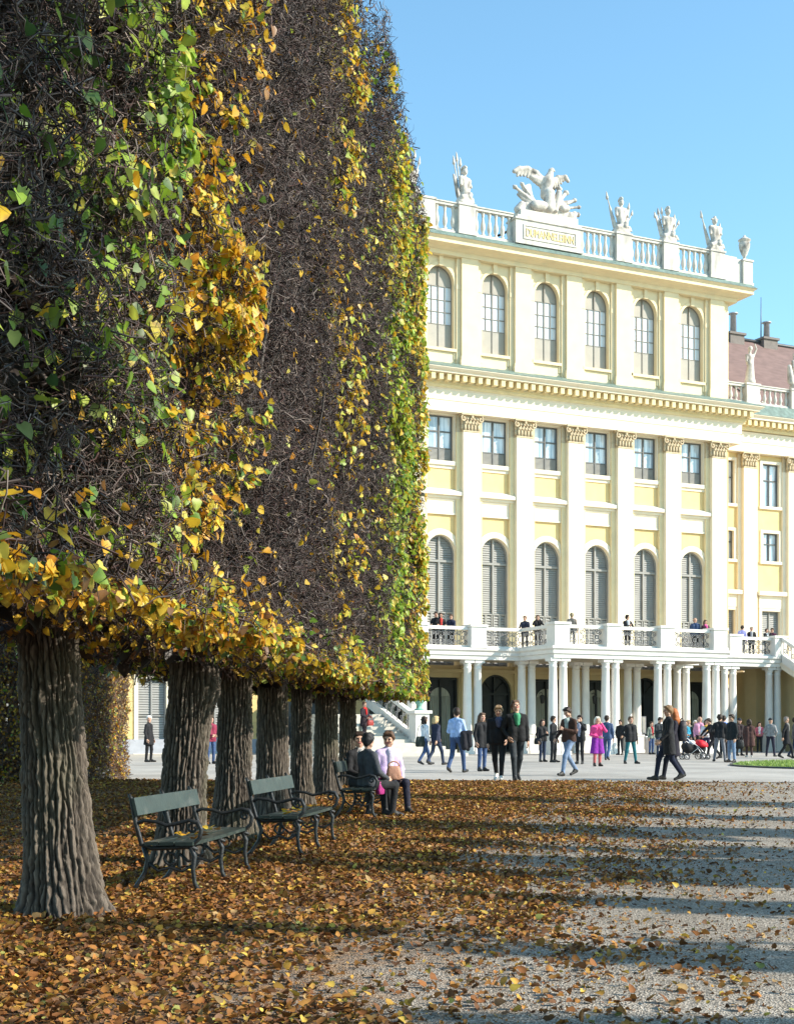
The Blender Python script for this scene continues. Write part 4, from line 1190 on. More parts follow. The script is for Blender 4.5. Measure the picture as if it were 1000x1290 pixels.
scroll_panel((CU[0] + e, W1 - e + 0.15), (CU[0] + e, W2 - e - 0.4), balc)
fp = [U(706, W2) + 0.05, U(768, W2 - e) + 0.0, U(835, W2 - e), U(901, W2 - e)]
for u in fp: bal_post(u, W2 - e, 0.4, None, 0.42)
for a, b in zip(fp, fp[1:]): scroll_panel((a + 0.42, W2 - e), (b - 0.42, W2 - e), balc)
scroll_panel((CU[1] - e, W2 - e - 0.4), (CU[1] - e, W1 - e + 0.1), balc)
rp = [U(921, W1 - e), U(977, W1 - e)]
for u in rp: bal_post(u, W1 - e, 0.4, None, 0.4)
scroll_panel((rp[0] + 0.42, W1 - e), (rp[1] - 0.42, W1 - e), balc)
scroll_panel((SL[1] - e, W1 - 3.8), (SL[1] - e, 0.6), balc)
# columns in pairs
def column_proto():
    m = MB()
    zt = 5.02
    m.box(-0.27, 0.27, -0.27, 0.27, GZ - 0.05, 1.25)
    m.box(-0.30, 0.30, -0.30, 0.30, 1.17, 1.27)
    m.box(-0.31, 0.31, -0.31, 0.31, GZ - 0.05, GZ + 0.18)
    m.lathe([(0.26, 1.27), (0.27, 1.33), (0.25, 1.38), (0.225, 1.42), (0.225, 2.4), (0.215, 3.3), (0.19, 4.55), (0.205, 4.57), (0.205, 4.62), (0.19, 4.64), (0.19, 4.74), (0.26, 4.86)], (0, 0, 0), 20, 0, True)
    m.box(-0.27, 0.27, -0.27, 0.27, 4.86, zt)
    return m.build('column', WHITE, balc)
c0 = column_proto(); first = True
def place_col(u, w):
    global first
    for s in (-0.29, 0.29):
        if first: c0.location = (u + s, -w, 0); first = False
        else: dup(c0, balc, (u + s, -w, 0))
for px in (525,): place_col(U(px, W1 - 0.4), W1 - 0.4)
for px in (595, 663, 731, 796, 858, 917, 973): place_col(U(px, W1 - 0.4), W1 - 0.4)
for px in (702.5, 768.5, 834, 895): place_col(U(px, W2 - 0.4), W2 - 0.4)

# ---- side wings, set back
WW = -1.6
def wing(u0, u1, name):
    m = MB()
    n = max(2, round((u1 - u0) / 3.3))
    return n
def wing_bays(ucs, u0, u1, rust):
    m = MB()
    wall_band(m, u0, u1, GZ - 0.2, 5.0, WW, [(u, 0.72, GZ - 0.1, 4.1, 0) for u in ucs], 0.25, 0, 1)
    wall_band(m, u0, u1, 5.0, 10.2, WW, [(u, 0.72, 5.1, 8.9, 0) for u in ucs], 0.25, 2, 1)
    wall_band(m, u0, u1, 10.2, 14.9, WW, [(u, 0.62, 12.0, 13.75, 0) for u in ucs], 0.25, 2, 1)
    wall_band(m, u0, u1, 14.9, 18.7, WW, [(u, 0.66, 15.4, 18.05, 0) for u in ucs], 0.25, 2, 1)
    m.add([(u0, -WW, 18.7), (u1, -WW, 18.7), (u1, -WW + 12, 18.7), (u0, -WW + 12, 18.7)], [(0, 1, 2, 3)], 2)
    for u in (u0, u1):
        m.add([(u, -WW, GZ - 0.2), (u, -WW + 12, GZ - 0.2), (u, -WW + 12, 18.7), (u, -WW, 18.7)], [(0, 1, 2, 3)], 2)
    m.build('wing_wall', [RUST, CREAM, YELLOW], palace)
def rust_mat():
    m, nt, b = new_mat('rusticated_yellow_stucco')
    N, Lk = nt.nodes, nt.links
    tc = N.new('ShaderNodeTexCoord'); sp = N.new('ShaderNodeSeparateXYZ'); Lk.new(tc.outputs['Object'], sp.inputs[0])
    md = N.new('ShaderNodeMath'); md.operation = 'MODULO'; md.inputs[1].default_value = 0.62
    Lk.new(sp.outputs['Z'], md.inputs[0])
    lt = N.new('ShaderNodeMath'); lt.operation = 'GREATER_THAN'; lt.inputs[1].default_value = 0.05
    Lk.new(md.outputs[0], lt.inputs[0])
    nz = N.new('ShaderNodeTexNoise'); nz.inputs['Scale'].default_value = 1.5
    Lk.new(tc.outputs['Object'], nz.inputs['Vector'])
    rp = N.new('ShaderNodeValToRGB'); rp.color_ramp.elements[0].color = (0.68, 0.47, 0.18, 1); rp.color_ramp.elements[1].color = (0.78, 0.58, 0.26, 1)
    Lk.new(nz.outputs['Fac'], rp.inputs['Fac']); Lk.new(rp.outputs['Color'], b.inputs['Base Color'])
    bp = N.new('ShaderNodeBump'); bp.inputs['Strength'].default_value = 1; bp.inputs['Distance'].default_value = 0.06
    Lk.new(lt.outputs[0], bp.inputs['Height']); Lk.new(bp.outputs['Normal'], b.inputs['Normal'])
    b.inputs['Roughness'].default_value = 0.85
    return m
RUST = rust_mat()
wp = U(970, WW); pp = U(944, WW + 0.35); step = U(1000, WW + 0.35) - pp
right_c = [wp - step] + [wp + step * k for k in range(0, 6)]
right_p = [pp + step * k for k in range(0, 7)]
wing_bays(right_c[0:], UR - 1.5, right_p[-1] + 1.0, True)
LEFTC = [U(192, WW) + 3.3 * k for k in range(-4, 6)]
LEFTC = [u for u in LEFTC if u < UL - 1.0]
wing_bays(LEFTC, LEFTC[0] - 2.0, UL + 0.5, True)
def wing_window(hw, z0, z1, kind):
    m = MB()
    frame_bars(m, 0, hw, z0, z1, WW - 0.24, WW - 0.14, 0.06, (0,), (z0 + (z1 - z0) * (0.5 if kind != 'g' else 0.62),), 0)
    if kind == 's':
        for sg in (-1, 1):
            a, b = sorted((sg * 0.05, sg * (hw - 0.07)))
            slats(m, a, b, z0 + 0.08, z0 + (z1 - z0) * 0.48, int((z1 - z0) * 4), WW - 0.22, mi=1)
            slats(m, a, b, z0 + (z1 - z0) * 0.52, z1 - 0.07, int((z1 - z0) * 4), WW - 0.22, mi=1)
    o = m.build('wing_window', [SHUT if kind == 's' else SHUTD, SHUT], palace)
    p = MB(); p.bw(-hw, hw, WW - 0.28, WW - 0.235, z0, z1); p.build('pane' if kind != 's' else 'shutter_back', GLASS if kind != 's' else SHUTD, o)
    q = MB()
    q.bw(-hw - 0.2, -hw, WW, WW + 0.06, z0, z1 + 0.18); q.bw(hw, hw + 0.2, WW, WW + 0.06, z0, z1 + 0.18); q.bw(-hw, hw, WW, WW + 0.06, z1, z1 + 0.18)
    q.bw(-hw - 0.26, hw + 0.26, WW, WW + 0.13, z0 - 0.18, z0)
    if kind == 's' and z0 > 4:
        q.bw(-0.95, 0.95, WW, WW + 0.09, z1 + 0.18, z1 + 0.95); q.bw(-1.1, 1.1, WW, WW + 0.32, z1 + 0.95, z1 + 1.2)
    q.build('surround', CREAM, o)
    return o
protos = [wing_window(0.66, 15.4, 18.05, 'g'), wing_window(0.62, 12.0, 13.75, 'g'), wing_window(0.72, 5.1, 8.9, 's'), wing_window(0.72, GZ + 0.05, 4.1, 's')]
spots = right_c + LEFTC
for o in protos:
    o.location = (spots[0], 0, 0)
    for u in spots[1:]: dup(o, palace, (u, 0, 0))
m = MB()
m.bw(-0.75, 0.75, WW, WW + 0.15, 5.0, 17.61); m.bw(-0.48, 0.48, WW + 0.14, WW + 0.38, 5.0, 17.6); m.bw(-0.58, 0.58, WW + 0.14, WW + 0.47, 5.002, 5.5)
wpil = m.build('wing_pilaster', CREAM, palace, (right_p[0], 0, 0))
m = MB(); capital_mesh(m, 0.48, 0.15, 0.38, 17.6, 18.56); m.bw(-0.75, 0.75, 0.0, 0.149, 17.6, 18.56); m.build('capital', CAPITAL, wpil, (0, -WW, 0))
for u in right_p[1:] + [u + 1.65 for u in LEFTC if u + 1.65 < UL - 0.8]: dup(wpil, palace, (u, 0, 0))
for (a, b) in ((UR + 0.9, right_p[-1] + 1.0), (LEFTC[0] - 2.0, UL - 0.9)):
    p2 = [(a, WW), (b, WW)]; m = MB()
    m.sweep(p2, [(0.0, 18.55), (0.45, 18.55), (0.45, 19.12), (0.49, 19.14), (0.49, 19.68), (0.55, 19.76), (0.0, 19.76)], 0)
    m.sweep(p2, [(0.0, 19.76), (0.66, 19.82), (0.7, 19.96), (0.7, 20.4), (0.0, 20.4)], 1)
    m.sweep(p2, [(0.0, 20.4), (1.2, 20.4), (1.2, 20.5), (1.35, 20.62), (1.35, 20.66), (0.0, 20.9)], 0)
    m.sweep(p2, [(0.0, 20.91), (1.37, 20.665), (1.37, 20.69), (0.85, 21.42), (0.0, 21.43)], 2)
    dentils(m, a + 0.2, b, WW + 0.7, WW + 1.12, 20.04, 20.39, 0.46, 1)
    m.build('wing_entablature', [CREAM, OCHRE, LEAD], palace)
WB = WW + 0.5
wposts = [U(944, WB) + step * k for k in range(0, 6)]
ed = [(UR + 0.1, UR + 0.1)] + [(p - 0.5, p + 0.5) for p in wposts]
for a, b in zip(ed[:-1], ed[1:]): balustrade('wing_balustrade', a[1], b[0] + 0.01, WB, 21.42, palace, h=1.25)
for p in wposts:
    m = MB(); post(m, p - 0.5, p + 0.5, WB - 0.33, WB + 0.33, 21.42, 1.24); m.build('pedestal', BALST, palace)
# roof of the wing
m = MB()
ra, rb = UR + 0.02, right_p[-1] + 1.0
RZ = 28.35
m.add([(ra, 2.6, 21.5), (rb, 2.6, 21.5), (rb, 9.5, RZ), (ra, 9.5, RZ)], [(0, 1, 2, 3)], 0)
m.add([(ra, 9.5, RZ), (rb, 9.5, RZ), (rb, 14.0, 21.5), (ra, 14.0, 21.5)], [(0, 1, 2, 3)], 0)
m.add([(ra, 2.6, 21.5), (ra, 9.5, RZ), (ra, 14, 21.5)], [(0, 1, 2)], 0)
m.add([(rb, 2.6, 21.5), (rb, 14, 21.5), (rb, 9.5, RZ)], [(0, 1, 2)], 0)
m.tube([(ra, 9.5, RZ + 0.05), (rb, 9.5, RZ + 0.05)], 0.14, 6, 1)
def roof_pt(u, a): return (u, 2.6 + 6.9 * a, 21.5 + (RZ - 21.5) * a)
for k in range(26):                                        # bead ornament down the hip
    a = k / 25; p = roof_pt(ra + 0.3 + 5.2 * a, 0.93 - 0.86 * a)
    m.lathe([(0.02, 0.0), (0.10, 0.06), (0.10, 0.16), (0.02, 0.22)], (p[0], p[1] - 0.05, p[2]), 6, 2)
m.tube([(ra + 0.3, roof_pt(0, 0.93)[1], roof_pt(0, 0.93)[2] + 0.03), (ra + 5.5, roof_pt(0, 0.07)[1], roof_pt(0, 0.07)[2] + 0.03)], 0.06, 5, 1)
roof = m.build('wing_roof', [ROOFM, DARKM, WHITE], palace)
for px, hgt in ((923, 1.0), (965, 0.75)):
    m = MB(); u = U(px, -9.5)
    m.bw(u - 0.6, u + 0.6, -9.95, -9.05, RZ - 0.6, RZ + 0.2); m.bw(u - 0.7, u + 0.7, -10.05, -8.95, RZ + 0.2, RZ + 0.35)
    m.lathe([(0.22, 0), (0.2, hgt + 0.3), (0.24, hgt + 0.32), (0.34, hgt + 0.36), (0.34, hgt + 0.42), (0.05, hgt + 0.46)], (u, 9.5, RZ + 0.35), 8, 1)
    m.build('chimney', [CHIM, METAL], roof)
m = MB(); u = U(958, -9.5); m.tube([(u, 9.5, RZ), (u, 9.5, RZ + 3.2)], [0.05, 0.02], 5); m.build('lightning_rod', DARKM, roof)
m = MB()                                                   # stone plinth of the wings
m.bw(LEFTC[0] - 2.0, UL + 0.3, WW, WW + 0.1, GZ - 0.1, 1.05)
for u in LEFTC: pass
m.build('plinth', PLINTH, palace)

# ---- stairs
def railing_slope(m, a, b, za, zb, mi_i=0, mi_w=1, t=0.13):
    """solid-railed iron parapet between plan points with rising height"""
    d = Vector((b[0] - a[0], b[1] - a[1])); L = d.length; d.normalize(); nrm = Vector((-d.y, d.x))
    def P(x, y, z): return (a[0] + d.x * x + nrm.x * y, -(a[1] + d.y * x + nrm.y * y), z)
    def zz(x): return za + (zb - za) * x / L
    def bar(x0, x1, o0, o1, t):
        v = []
        for x in (x0, x1):
            for y in (-t, t):
                for o in (o0, o1): v.append(P(x, y, zz(x) + o))
        m.add(v, [(0, 1, 3, 2), (4, 6, 7, 5), (0, 4, 5, 1), (2, 3, 7, 6), (0, 2, 6, 4), (1, 5, 7, 3)], mi_w)
    bar(0, L, 0.88, 1.06, t); bar(0, L, -0.35, 0.12, t)
    n = max(1, round(L / 0.62))
    for k in range(n):
        xc = L * (k + 0.5) / n
        for sg in (-1, 1):
            pts = []
            for q in range(17):
                an = q * 0.5; r = 0.17 - 0.0085 * q
                x = xc + sg * (0.16 - r * math.cos(an)); pts.append(P(x, 0, zz(x) + 0.5 + sg * 0.16 + r * math.sin(an)))
            m.tube(pts, 0.024, 4, mi_i)
        m.tube([P(L * k / n + 0.02, 0, zz(L * k / n) + 0.1), P(L * k / n + 0.02, 0, zz(L * k / n) + 0.9)], 0.02, 4, mi_i)
stl = empty('garden_stairs', (X0, Y0, 0), PAL_ROT)
tag(stl, 'pale stone garden stairs with iron railing and newel post, seen beneath the clipped trees', 'stairs')
WN = 8.2
un = U(530, WN)
m = MB()
uleft = un - 5.2
steps = [(WN + 1.5 - 0.36 * k, GZ + 0.155 * (k + 1)) for k in range(5)]
for k, (ww, z) in enumerate(steps):
    m.bw(uleft + 0.3 * k, un + 1.7 - 0.40 * k, 2.5 - 0.01 * k, ww, GZ - 0.1 if k == 0 else z - 0.16, z)
z = steps[-1][1]; ww = steps[-1][0]
for k in range(8):
    ww -= 0.42; z += 0.15
    m.bw(uleft + 1.4, un - 0.5 - 0.0 * k, 2.4 - 0.01 * k, ww, z - 0.17, z)
m.build('flight', STEPM, stl)
m = MB(); railing_slope(m, (un - 0.25, WN - 0.25), (un - 0.25, 2.6), 1.25, 3.1); m.build('railing', [IRON, WHITE], stl)
m = MB(); m.bw(un - 0.45, un + 0.25, WN - 0.35, WN + 0.4, 0.95, 2.28); m.bw(un - 0.55, un + 0.35, WN - 0.45, WN + 0.5, 2.28, 2.42); m.bw(un - 0.52, un + 0.32, WN - 0.42, WN + 0.47, 0.94, 1.12)
m.build('newel', WHITE, stl)
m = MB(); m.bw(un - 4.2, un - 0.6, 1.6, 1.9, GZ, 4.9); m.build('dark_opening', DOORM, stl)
# vase with plant-like bronze on the newel
vs_ = MB()
vs_.lathe([(0.22, 0), (0.24, 0.05), (0.1, 0.12), (0.08, 0.2), (0.2, 0.36), (0.24, 0.5), (0.16, 0.62), (0.2, 0.68), (0.05, 0.72)], (0, 0, 0), 12)
for k in range(8):
    a = k * 0.785
    vs_.tube([(0, 0, 0.65), (0.14 * math.cos(a), 0.14 * math.sin(a), 0.95), (0.26 * math.cos(a), 0.26 * math.sin(a), 0.9 + 0.1 * (k % 2))], [0.03, 0.04, 0.01], 5)
def pal_world(u, w, z):
    return (X0 + DU[0] * u + DN[0] * w, Y0 + DU[1] * u + DN[1] * w, z)
vo_ = vs_.build('bronze_vase', VERDI); vo_.location = pal_world(un - 0.1, WN + 0.02, 2.42)
tag(vo_, 'verdigris bronze vase on the newel of the stairs', 'vase')

str_ = empty('balcony_stairs', (X0, Y0, 0), PAL_ROT)
tag(str_, 'white railed flight of stairs descending from the right end of the palace balcony', 'stairs')
m = MB()
ua, ub = SL[1] - 0.05, SL[1] + 3.6
nst = 30; run = 0.34; rise = (BZ1 - GZ) / nst
for k in range(nst):
    w0 = W1 + run * k
    zt = BZ1 - rise * k
    m.bw(ua + 0.12, ub - 0.12, w0 - 0.02, w0 + run, zt - 0.30, zt)
m.add([(ua, -W1, BZ1 - 0.62), (ub, -W1, BZ1 - 0.62), (ub, -(W1 + run * nst), GZ - 0.52), (ua, -(W1 + run * nst), GZ - 0.52),
       (ua, -W1, BZ1 - 0.25), (ub, -W1, BZ1 - 0.25), (ub, -(W1 + run * nst), GZ - 0.15), (ua, -(W1 + run * nst), GZ - 0.15)],
      [(0, 1, 2, 3), (7, 6, 5, 4), (0, 3, 7, 4), (1, 5, 6, 2), (0, 4, 5, 1), (3, 2, 6, 7)], 0)
m.bw(ua - 0.02, ub, 0.5, W1, BZ0 + 0.05, BZ1, 0)
wl = W1 + run * (nst - 6)
for (x0, x1) in ((ua + 1.0, ub - 0.25),):
    pr = [(0.5, GZ - 0.1), (wl, GZ - 0.1), (wl, GZ + 0.4), (W1, BZ1 - 0.60), (0.5, BZ1 - 0.62)]
    v = [(x0, -w_, z_) for w_, z_ in pr] + [(x1, -w_, z_) for w_, z_ in pr]
    m.add(v, [(0, 1, 2, 3, 4), (9, 8, 7, 6, 5)] + [(i_, 5 + i_, 5 + (i_ + 1) % 5, (i_ + 1) % 5) for i_ in range(5)], 1)
m.build('flight', [CREAM, BALWALL], str_)
for uu in (ua + 0.05, ub - 0.05):
    m = MB(); railing_slope(m, (uu, W1 + 0.15), (uu, W1 + run * nst), BZ1 + 0.05, GZ + 0.1); m.build('railing', [IRON, WHITE], str_)
# ================================================================== FIGURES (distance fields meshed as one surface)
def sdf_mesh(prims, vox, k=0.03, margin=0.05):
    """prims: (a, b, ra, rb, mat, clips) with optional clips [(n, c)] keeping dot(p,n)<=c"""
    lo = np.full(3, 1e9); hi = -lo
    for p in prims:
        a, b = np.array(p[0], float), np.array(p[1], float); r = max(p[2], p[3])
        lo = np.minimum(lo, np.minimum(a, b) - r); hi = np.maximum(hi, np.maximum(a, b) + r)
    lo -= margin; hi += margin
    n = np.ceil((hi - lo) / vox).astype(int) + 2
    ax = [lo[i] + vox * np.arange(n[i]) for i in range(3)]
    Dm = np.full(n, 1e3, dtype=np.float32); Mi = np.zeros(n, dtype=np.int16); Best = np.full(n, 1e3, dtype=np.float32)
    for p in prims:
        a, b = np.array(p[0], float), np.array(p[1], float); ra, rb, mi = p[2], p[3], p[4]
        kk = p[6] if len(p) > 6 else k
        r = max(ra, rb) + kk + 2 * vox
        l2 = np.minimum(a, b) - r; h2 = np.maximum(a, b) + r
        s = tuple(slice(max(0, int((l2[i] - lo[i]) / vox)), min(n[i], int((h2[i] - lo[i]) / vox) + 2)) for i in range(3))
        X, Y, Z = np.meshgrid(ax[0][s[0]], ax[1][s[1]], ax[2][s[2]], indexing='ij')
        ab = b - a; l = max(1e-9, float(ab @ ab))
        t = np.clip(((X - a[0]) * ab[0] + (Y - a[1]) * ab[1] + (Z - a[2]) * ab[2]) / l, 0, 1)
        d = np.sqrt((X - a[0] - t * ab[0]) ** 2 + (Y - a[1] - t * ab[1]) ** 2 + (Z - a[2] - t * ab[2]) ** 2) - (ra + (rb - ra) * t)
        if len(p) > 5 and p[5]:
            for (nn, c) in p[5]:
                d = np.maximum(d, X * nn[0] + Y * nn[1] + Z * nn[2] - c)
        D0 = Dm[s]
        h = np.clip(0.5 + 0.5 * (D0 - d) / kk, 0, 1)
        Dm[s] = D0 * (1 - h) + d * h - kk * h * (1 - h)
        bs = Best[s]; up = d < bs
        bs[up] = d[up]; mm = Mi[s]; mm[up] = mi
        Best[s] = bs; Mi[s] = mm
    ins = Dm < 0
    c = np.zeros(np.array(n) - 1, dtype=np.int8)
    for i in (0, 1):
        for j in (0, 1):
            for q in (0, 1):
                c += ins[i:n[0] - 1 + i, j:n[1] - 1 + j, q:n[2] - 1 + q]
    cell = (c > 0) & (c < 8)
    idx = -np.ones(cell.shape, dtype=np.int64)
    I = np.argwhere(cell); idx[cell] = np.arange(len(I))
    acc = np.zeros((len(I), 3)); cnt = np.zeros(len(I))
    cor = [(i, j, q) for i in (0, 1) for j in (0, 1) for q in (0, 1)]
    val = {cc: Dm[I[:, 0] + cc[0], I[:, 1] + cc[1], I[:, 2] + cc[2]] for cc in cor}
    for c1 in cor:
        for ax_ in range(3):
            if c1[ax_] == 0:
                c2 = list(c1); c2[ax_] = 1; c2 = tuple(c2)
                v1, v2 = val[c1], val[c2]
                m = (v1 < 0) != (v2 < 0)
                t = np.where(m, v1 / np.where(np.abs(v1 - v2) < 1e-9, 1, v1 - v2), 0)
                pt = np.array(c1, float)[None].repeat(len(I), 0); pt[:, ax_] += t
                acc[m] += pt[m]; cnt[m] += 1
    V = lo + (I + acc / np.maximum(cnt, 1)[:, None]) * vox
    vm = Mi[I[:, 0], I[:, 1], I[:, 2]]
    quads = []
    for ax_ in range(3):
        o1, o2 = [(1, 2), (2, 0), (0, 1)][ax_]
        sl = [slice(1, n[0] - 1), slice(1, n[1] - 1), slice(1, n[2] - 1)]
        sl[ax_] = slice(0, n[ax_] - 1)
        s2 = list(sl); s2[ax_] = slice(1, n[ax_])
        A = ins[tuple(sl)]; B = ins[tuple(s2)]
        E = np.argwhere(A != B)
        if len(E) == 0: continue
        flip = A[tuple(E.T)]
        off = np.ones(3, int); off[ax_] = 0
        E = E + off
        e1 = np.zeros(3, int); e1[o1] = 1; e2 = np.zeros(3, int); e2[o2] = 1
        ids = [idx[tuple((E - d).T)] for d in (e1 + e2, e2, 0 * e1, e1)]
        q = np.stack(ids, 1)
        q[~flip] = q[~flip][:, ::-1]
        quads.append(q)
    Q = np.concatenate(quads)
    Q = Q[(Q >= 0).all(1)]
    return V, Q, vm[Q[:, 0]]

_MC = {}
def cloth(col, rough=0.85):
    key = (tuple(round(c, 3) for c in col), rough)
    if key not in _MC:
        _MC[key] = mat('cloth_and_skin', col, rough, 0.22, 11, 0.8, 13, spec=0.25)
    return _MC[key]
SKIN = (0.52, 0.31, 0.22)
# ---- cached head, hands, hair
def make_head():
    P = []
    P.append(((0, 0.012, 1.672), (0, 0.02, 1.66), 0.088, 0.088, 0))
    P.append(((0, -0.022, 1.665), (0, -0.03, 1.60), 0.070, 0.058, 0))
    P.append(((0, -0.035, 1.585), (0, -0.052, 1.552), 0.048, 0.030, 0))
    P.append(((-0.04, -0.005, 1.575), (0.04, -0.005, 1.575), 0.04, 0.04, 0))
    P.append(((0, 0.012, 1.44), (0, 0.0, 1.57), 0.058, 0.052, 0))
    P.append(((0, -0.092, 1.658), (0, -0.108, 1.622), 0.010, 0.014, 0, None, 0.012))
    P.append(((-0.04, -0.078, 1.675), (0.04, -0.078, 1.675), 0.014, 0.014, 0, None, 0.015))
    for s in (-1, 1):
        P.append(((s * 0.031, -0.083, 1.654), (s * 0.033, -0.083, 1.654), 0.012, 0.012, 1, None, 0.004))
        P.append(((s * 0.086, 0.01, 1.668), (s * 0.084, 0.008, 1.628), 0.014, 0.011, 0, None, 0.008))
        P.append(((s * 0.045, -0.07, 1.625), (s * 0.05, -0.06, 1.62), 0.024, 0.02, 0))
    P.append(((-0.018, -0.083, 1.588), (0.018, -0.083, 1.588), 0.010, 0.010, 2, None, 0.006))
    return sdf_mesh(P, 0.008, 0.02)
def make_hand(curl):
    """wrist at the origin, fingers along -z, palm faces +x, thumb towards -y"""
    P = [((0, 0, 0.03), (0, 0, -0.02), 0.026, 0.026, 0)]
    c = curl
    for i, (y, l) in enumerate(((-0.028, 0.072), (-0.009, 0.080), (0.010, 0.075), (0.028, 0.058))):
        P.append(((0, y * 0.6, -0.01), (0, y, -0.085), 0.017, 0.0125, 0, None, 0.012))
        a1 = c * 0.9 + 0.06 * i; a2 = a1 + c * 1.1; a3 = a2 + c * 0.8
        p = np.array([0, y, -0.088]); r = 0.0095 - 0.0008 * (i == 3)
        for a, f in ((a1, 0.45), (a2, 0.32), (a3, 0.25)):
            q = p + np.array([math.sin(a), 0.03 * (i - 1.5), -math.cos(a)]) * l * f
            P.append((tuple(p), tuple(q), r, r * 0.92, 0, None, 0.004)); p = q; r *= 0.92
    t0 = np.array([0.004, -0.02, -0.025]); t1 = np.array([0.018, -0.052, -0.055]); t2 = np.array([0.028, -0.058, -0.088]); t3 = np.array([0.036, -0.052, -0.11])
    for a, b, r1, r2 in ((t0, t1, 0.018, 0.013), (t1, t2, 0.0125, 0.0105), (t2, t3, 0.0105, 0.009)):
        P.append((tuple(a), tuple(b), r1, r2, 0, None, 0.006))
    return sdf_mesh(P, 0.0042, 0.008, 0.02)
HEAD = make_head(); HANDR = make_hand(0.28); HANDG = make_hand(0.95)
_HAIR = {}
def make_hair(style):
    if style in _HAIR: return _HAIR[style]
    fc = [((0, -0.80, -0.60), 0.80 * 0.052 - 0.6 * 1.690)]
    P = [((0, 0.018, 1.678), (0, 0.026, 1.665), 0.101, 0.098, 0, fc)]
    P.append(((-0.05, -0.06, 1.735), (0.055, -0.058, 1.737), 0.032, 0.03, 0))
    P.append(((0, 0.06, 1.66), (0, 0.065, 1.60), 0.06, 0.05, 0))
    for s in (-1, 1):
        P.append(((s * 0.083, -0.02, 1.69), (s * 0.083, 0.02, 1.66), 0.018, 0.022, 0))
        P.append(((s * 0.04, 0.0, 1.755), (s * 0.02, 0.07, 1.74), 0.03, 0.03, 0))
    if style in ('long', 'big'):
        f = 1.0 if style == 'long' else 1.5
        for s in (-1, 1):
            P.append(((s * 0.07, 0.03, 1.68), (s * 0.095, 0.035, 1.50), 0.045, 0.05 * f, 0))
            P.append(((s * 0.05, 0.07, 1.65), (s * 0.07, 0.10, 1.42), 0.06, 0.055 * f, 0))
            P.append(((s * 0.07, 0.05, 1.56), (s * 0.06, 0.10, 1.40), 0.05 * f, 0.04, 0))
    if style == 'bob':
        for s in (-1, 1):
            P.append(((s * 0.08, 0.01, 1.68), (s * 0.09, 0.01, 1.57), 0.035, 0.04, 0))
            P.append(((s * 0.05, 0.06, 1.65), (s * 0.05, 0.07, 1.55), 0.06, 0.06, 0))
    if style == 'curly':
        rr = random.Random(3)
        for q in range(26):
            a = rr.uniform(-0.5, math.pi + 0.5); z = rr.uniform(1.52, 1.77); r = 0.1 if z < 1.7 else 0.07
            P.append(((r * math.cos(a), 0.01 + r * abs(math.sin(a)), z), (r * math.cos(a), 0.02 + r * abs(math.sin(a)), z), 0.04, 0.035, 0))
    if style == 'bun': P.append(((0, 0.115, 1.69), (0, 0.13, 1.685), 0.045, 0.042, 0))
    if style == 'cap':
        P = [((0, 0.015, 1.69), (0, 0.02, 1.685), 0.103, 0.103, 0, [((0, 0, -1), -1.68)]), ((-0.03, -0.09, 1.69), (0.03, -0.09, 1.69), 0.03, 0.03, 0, [((0, 0, 1), 1.70)]), ((-0.04, -0.06, 1.69), (0.04, -0.06, 1.69), 0.05, 0.05, 0, [((0, 0, 1), 1.71)])]
    if style == 'bald':
        P = [((-0.06, 0.045, 1.65), (0.06, 0.045, 1.65), 0.055, 0.055, 0), ((0, 0.06, 1.66), (0, 0.06, 1.62), 0.06, 0.055, 0)]
    _HAIR[style] = sdf_mesh(P, 0.010, 0.03)
    return _HAIR[style]

ARMS = {
    'down': ((0.245, 0.03, 1.13), (0.25, -0.05, 0.88)), 'fwd': ((0.235, -0.05, 1.14), (0.225, -0.24, 0.96)), 'back': ((0.245, 0.13, 1.15), (0.24, 0.16, 0.90)),
    'phone': ((0.24, -0.02, 1.13), (0.075, -0.27, 1.20)), 'face': ((0.26, -0.17, 1.26), (0.075, -0.21, 1.53)), 'pocket': ((0.29, 0.08, 1.14), (0.20, -0.06, 0.96)),
    'rail': ((0.245, -0.14, 1.16), (0.20, -0.36, 1.10)), 'hip': ((0.33, 0.10, 1.17), (0.19, 0.0, 1.02)), 'reach': ((0.22, -0.22, 1.28), (0.16, -0.47, 1.15)), 'belly': ((0.25, 0.0, 1.13), (0.03, -0.19, 1.05)),
    'lap': ((0.25, -0.04, 1.13), (0.14, -0.29, 1.02)), 'knees': ((0.25, -0.10, 1.15), (0.15, -0.38, 1.02)),
}
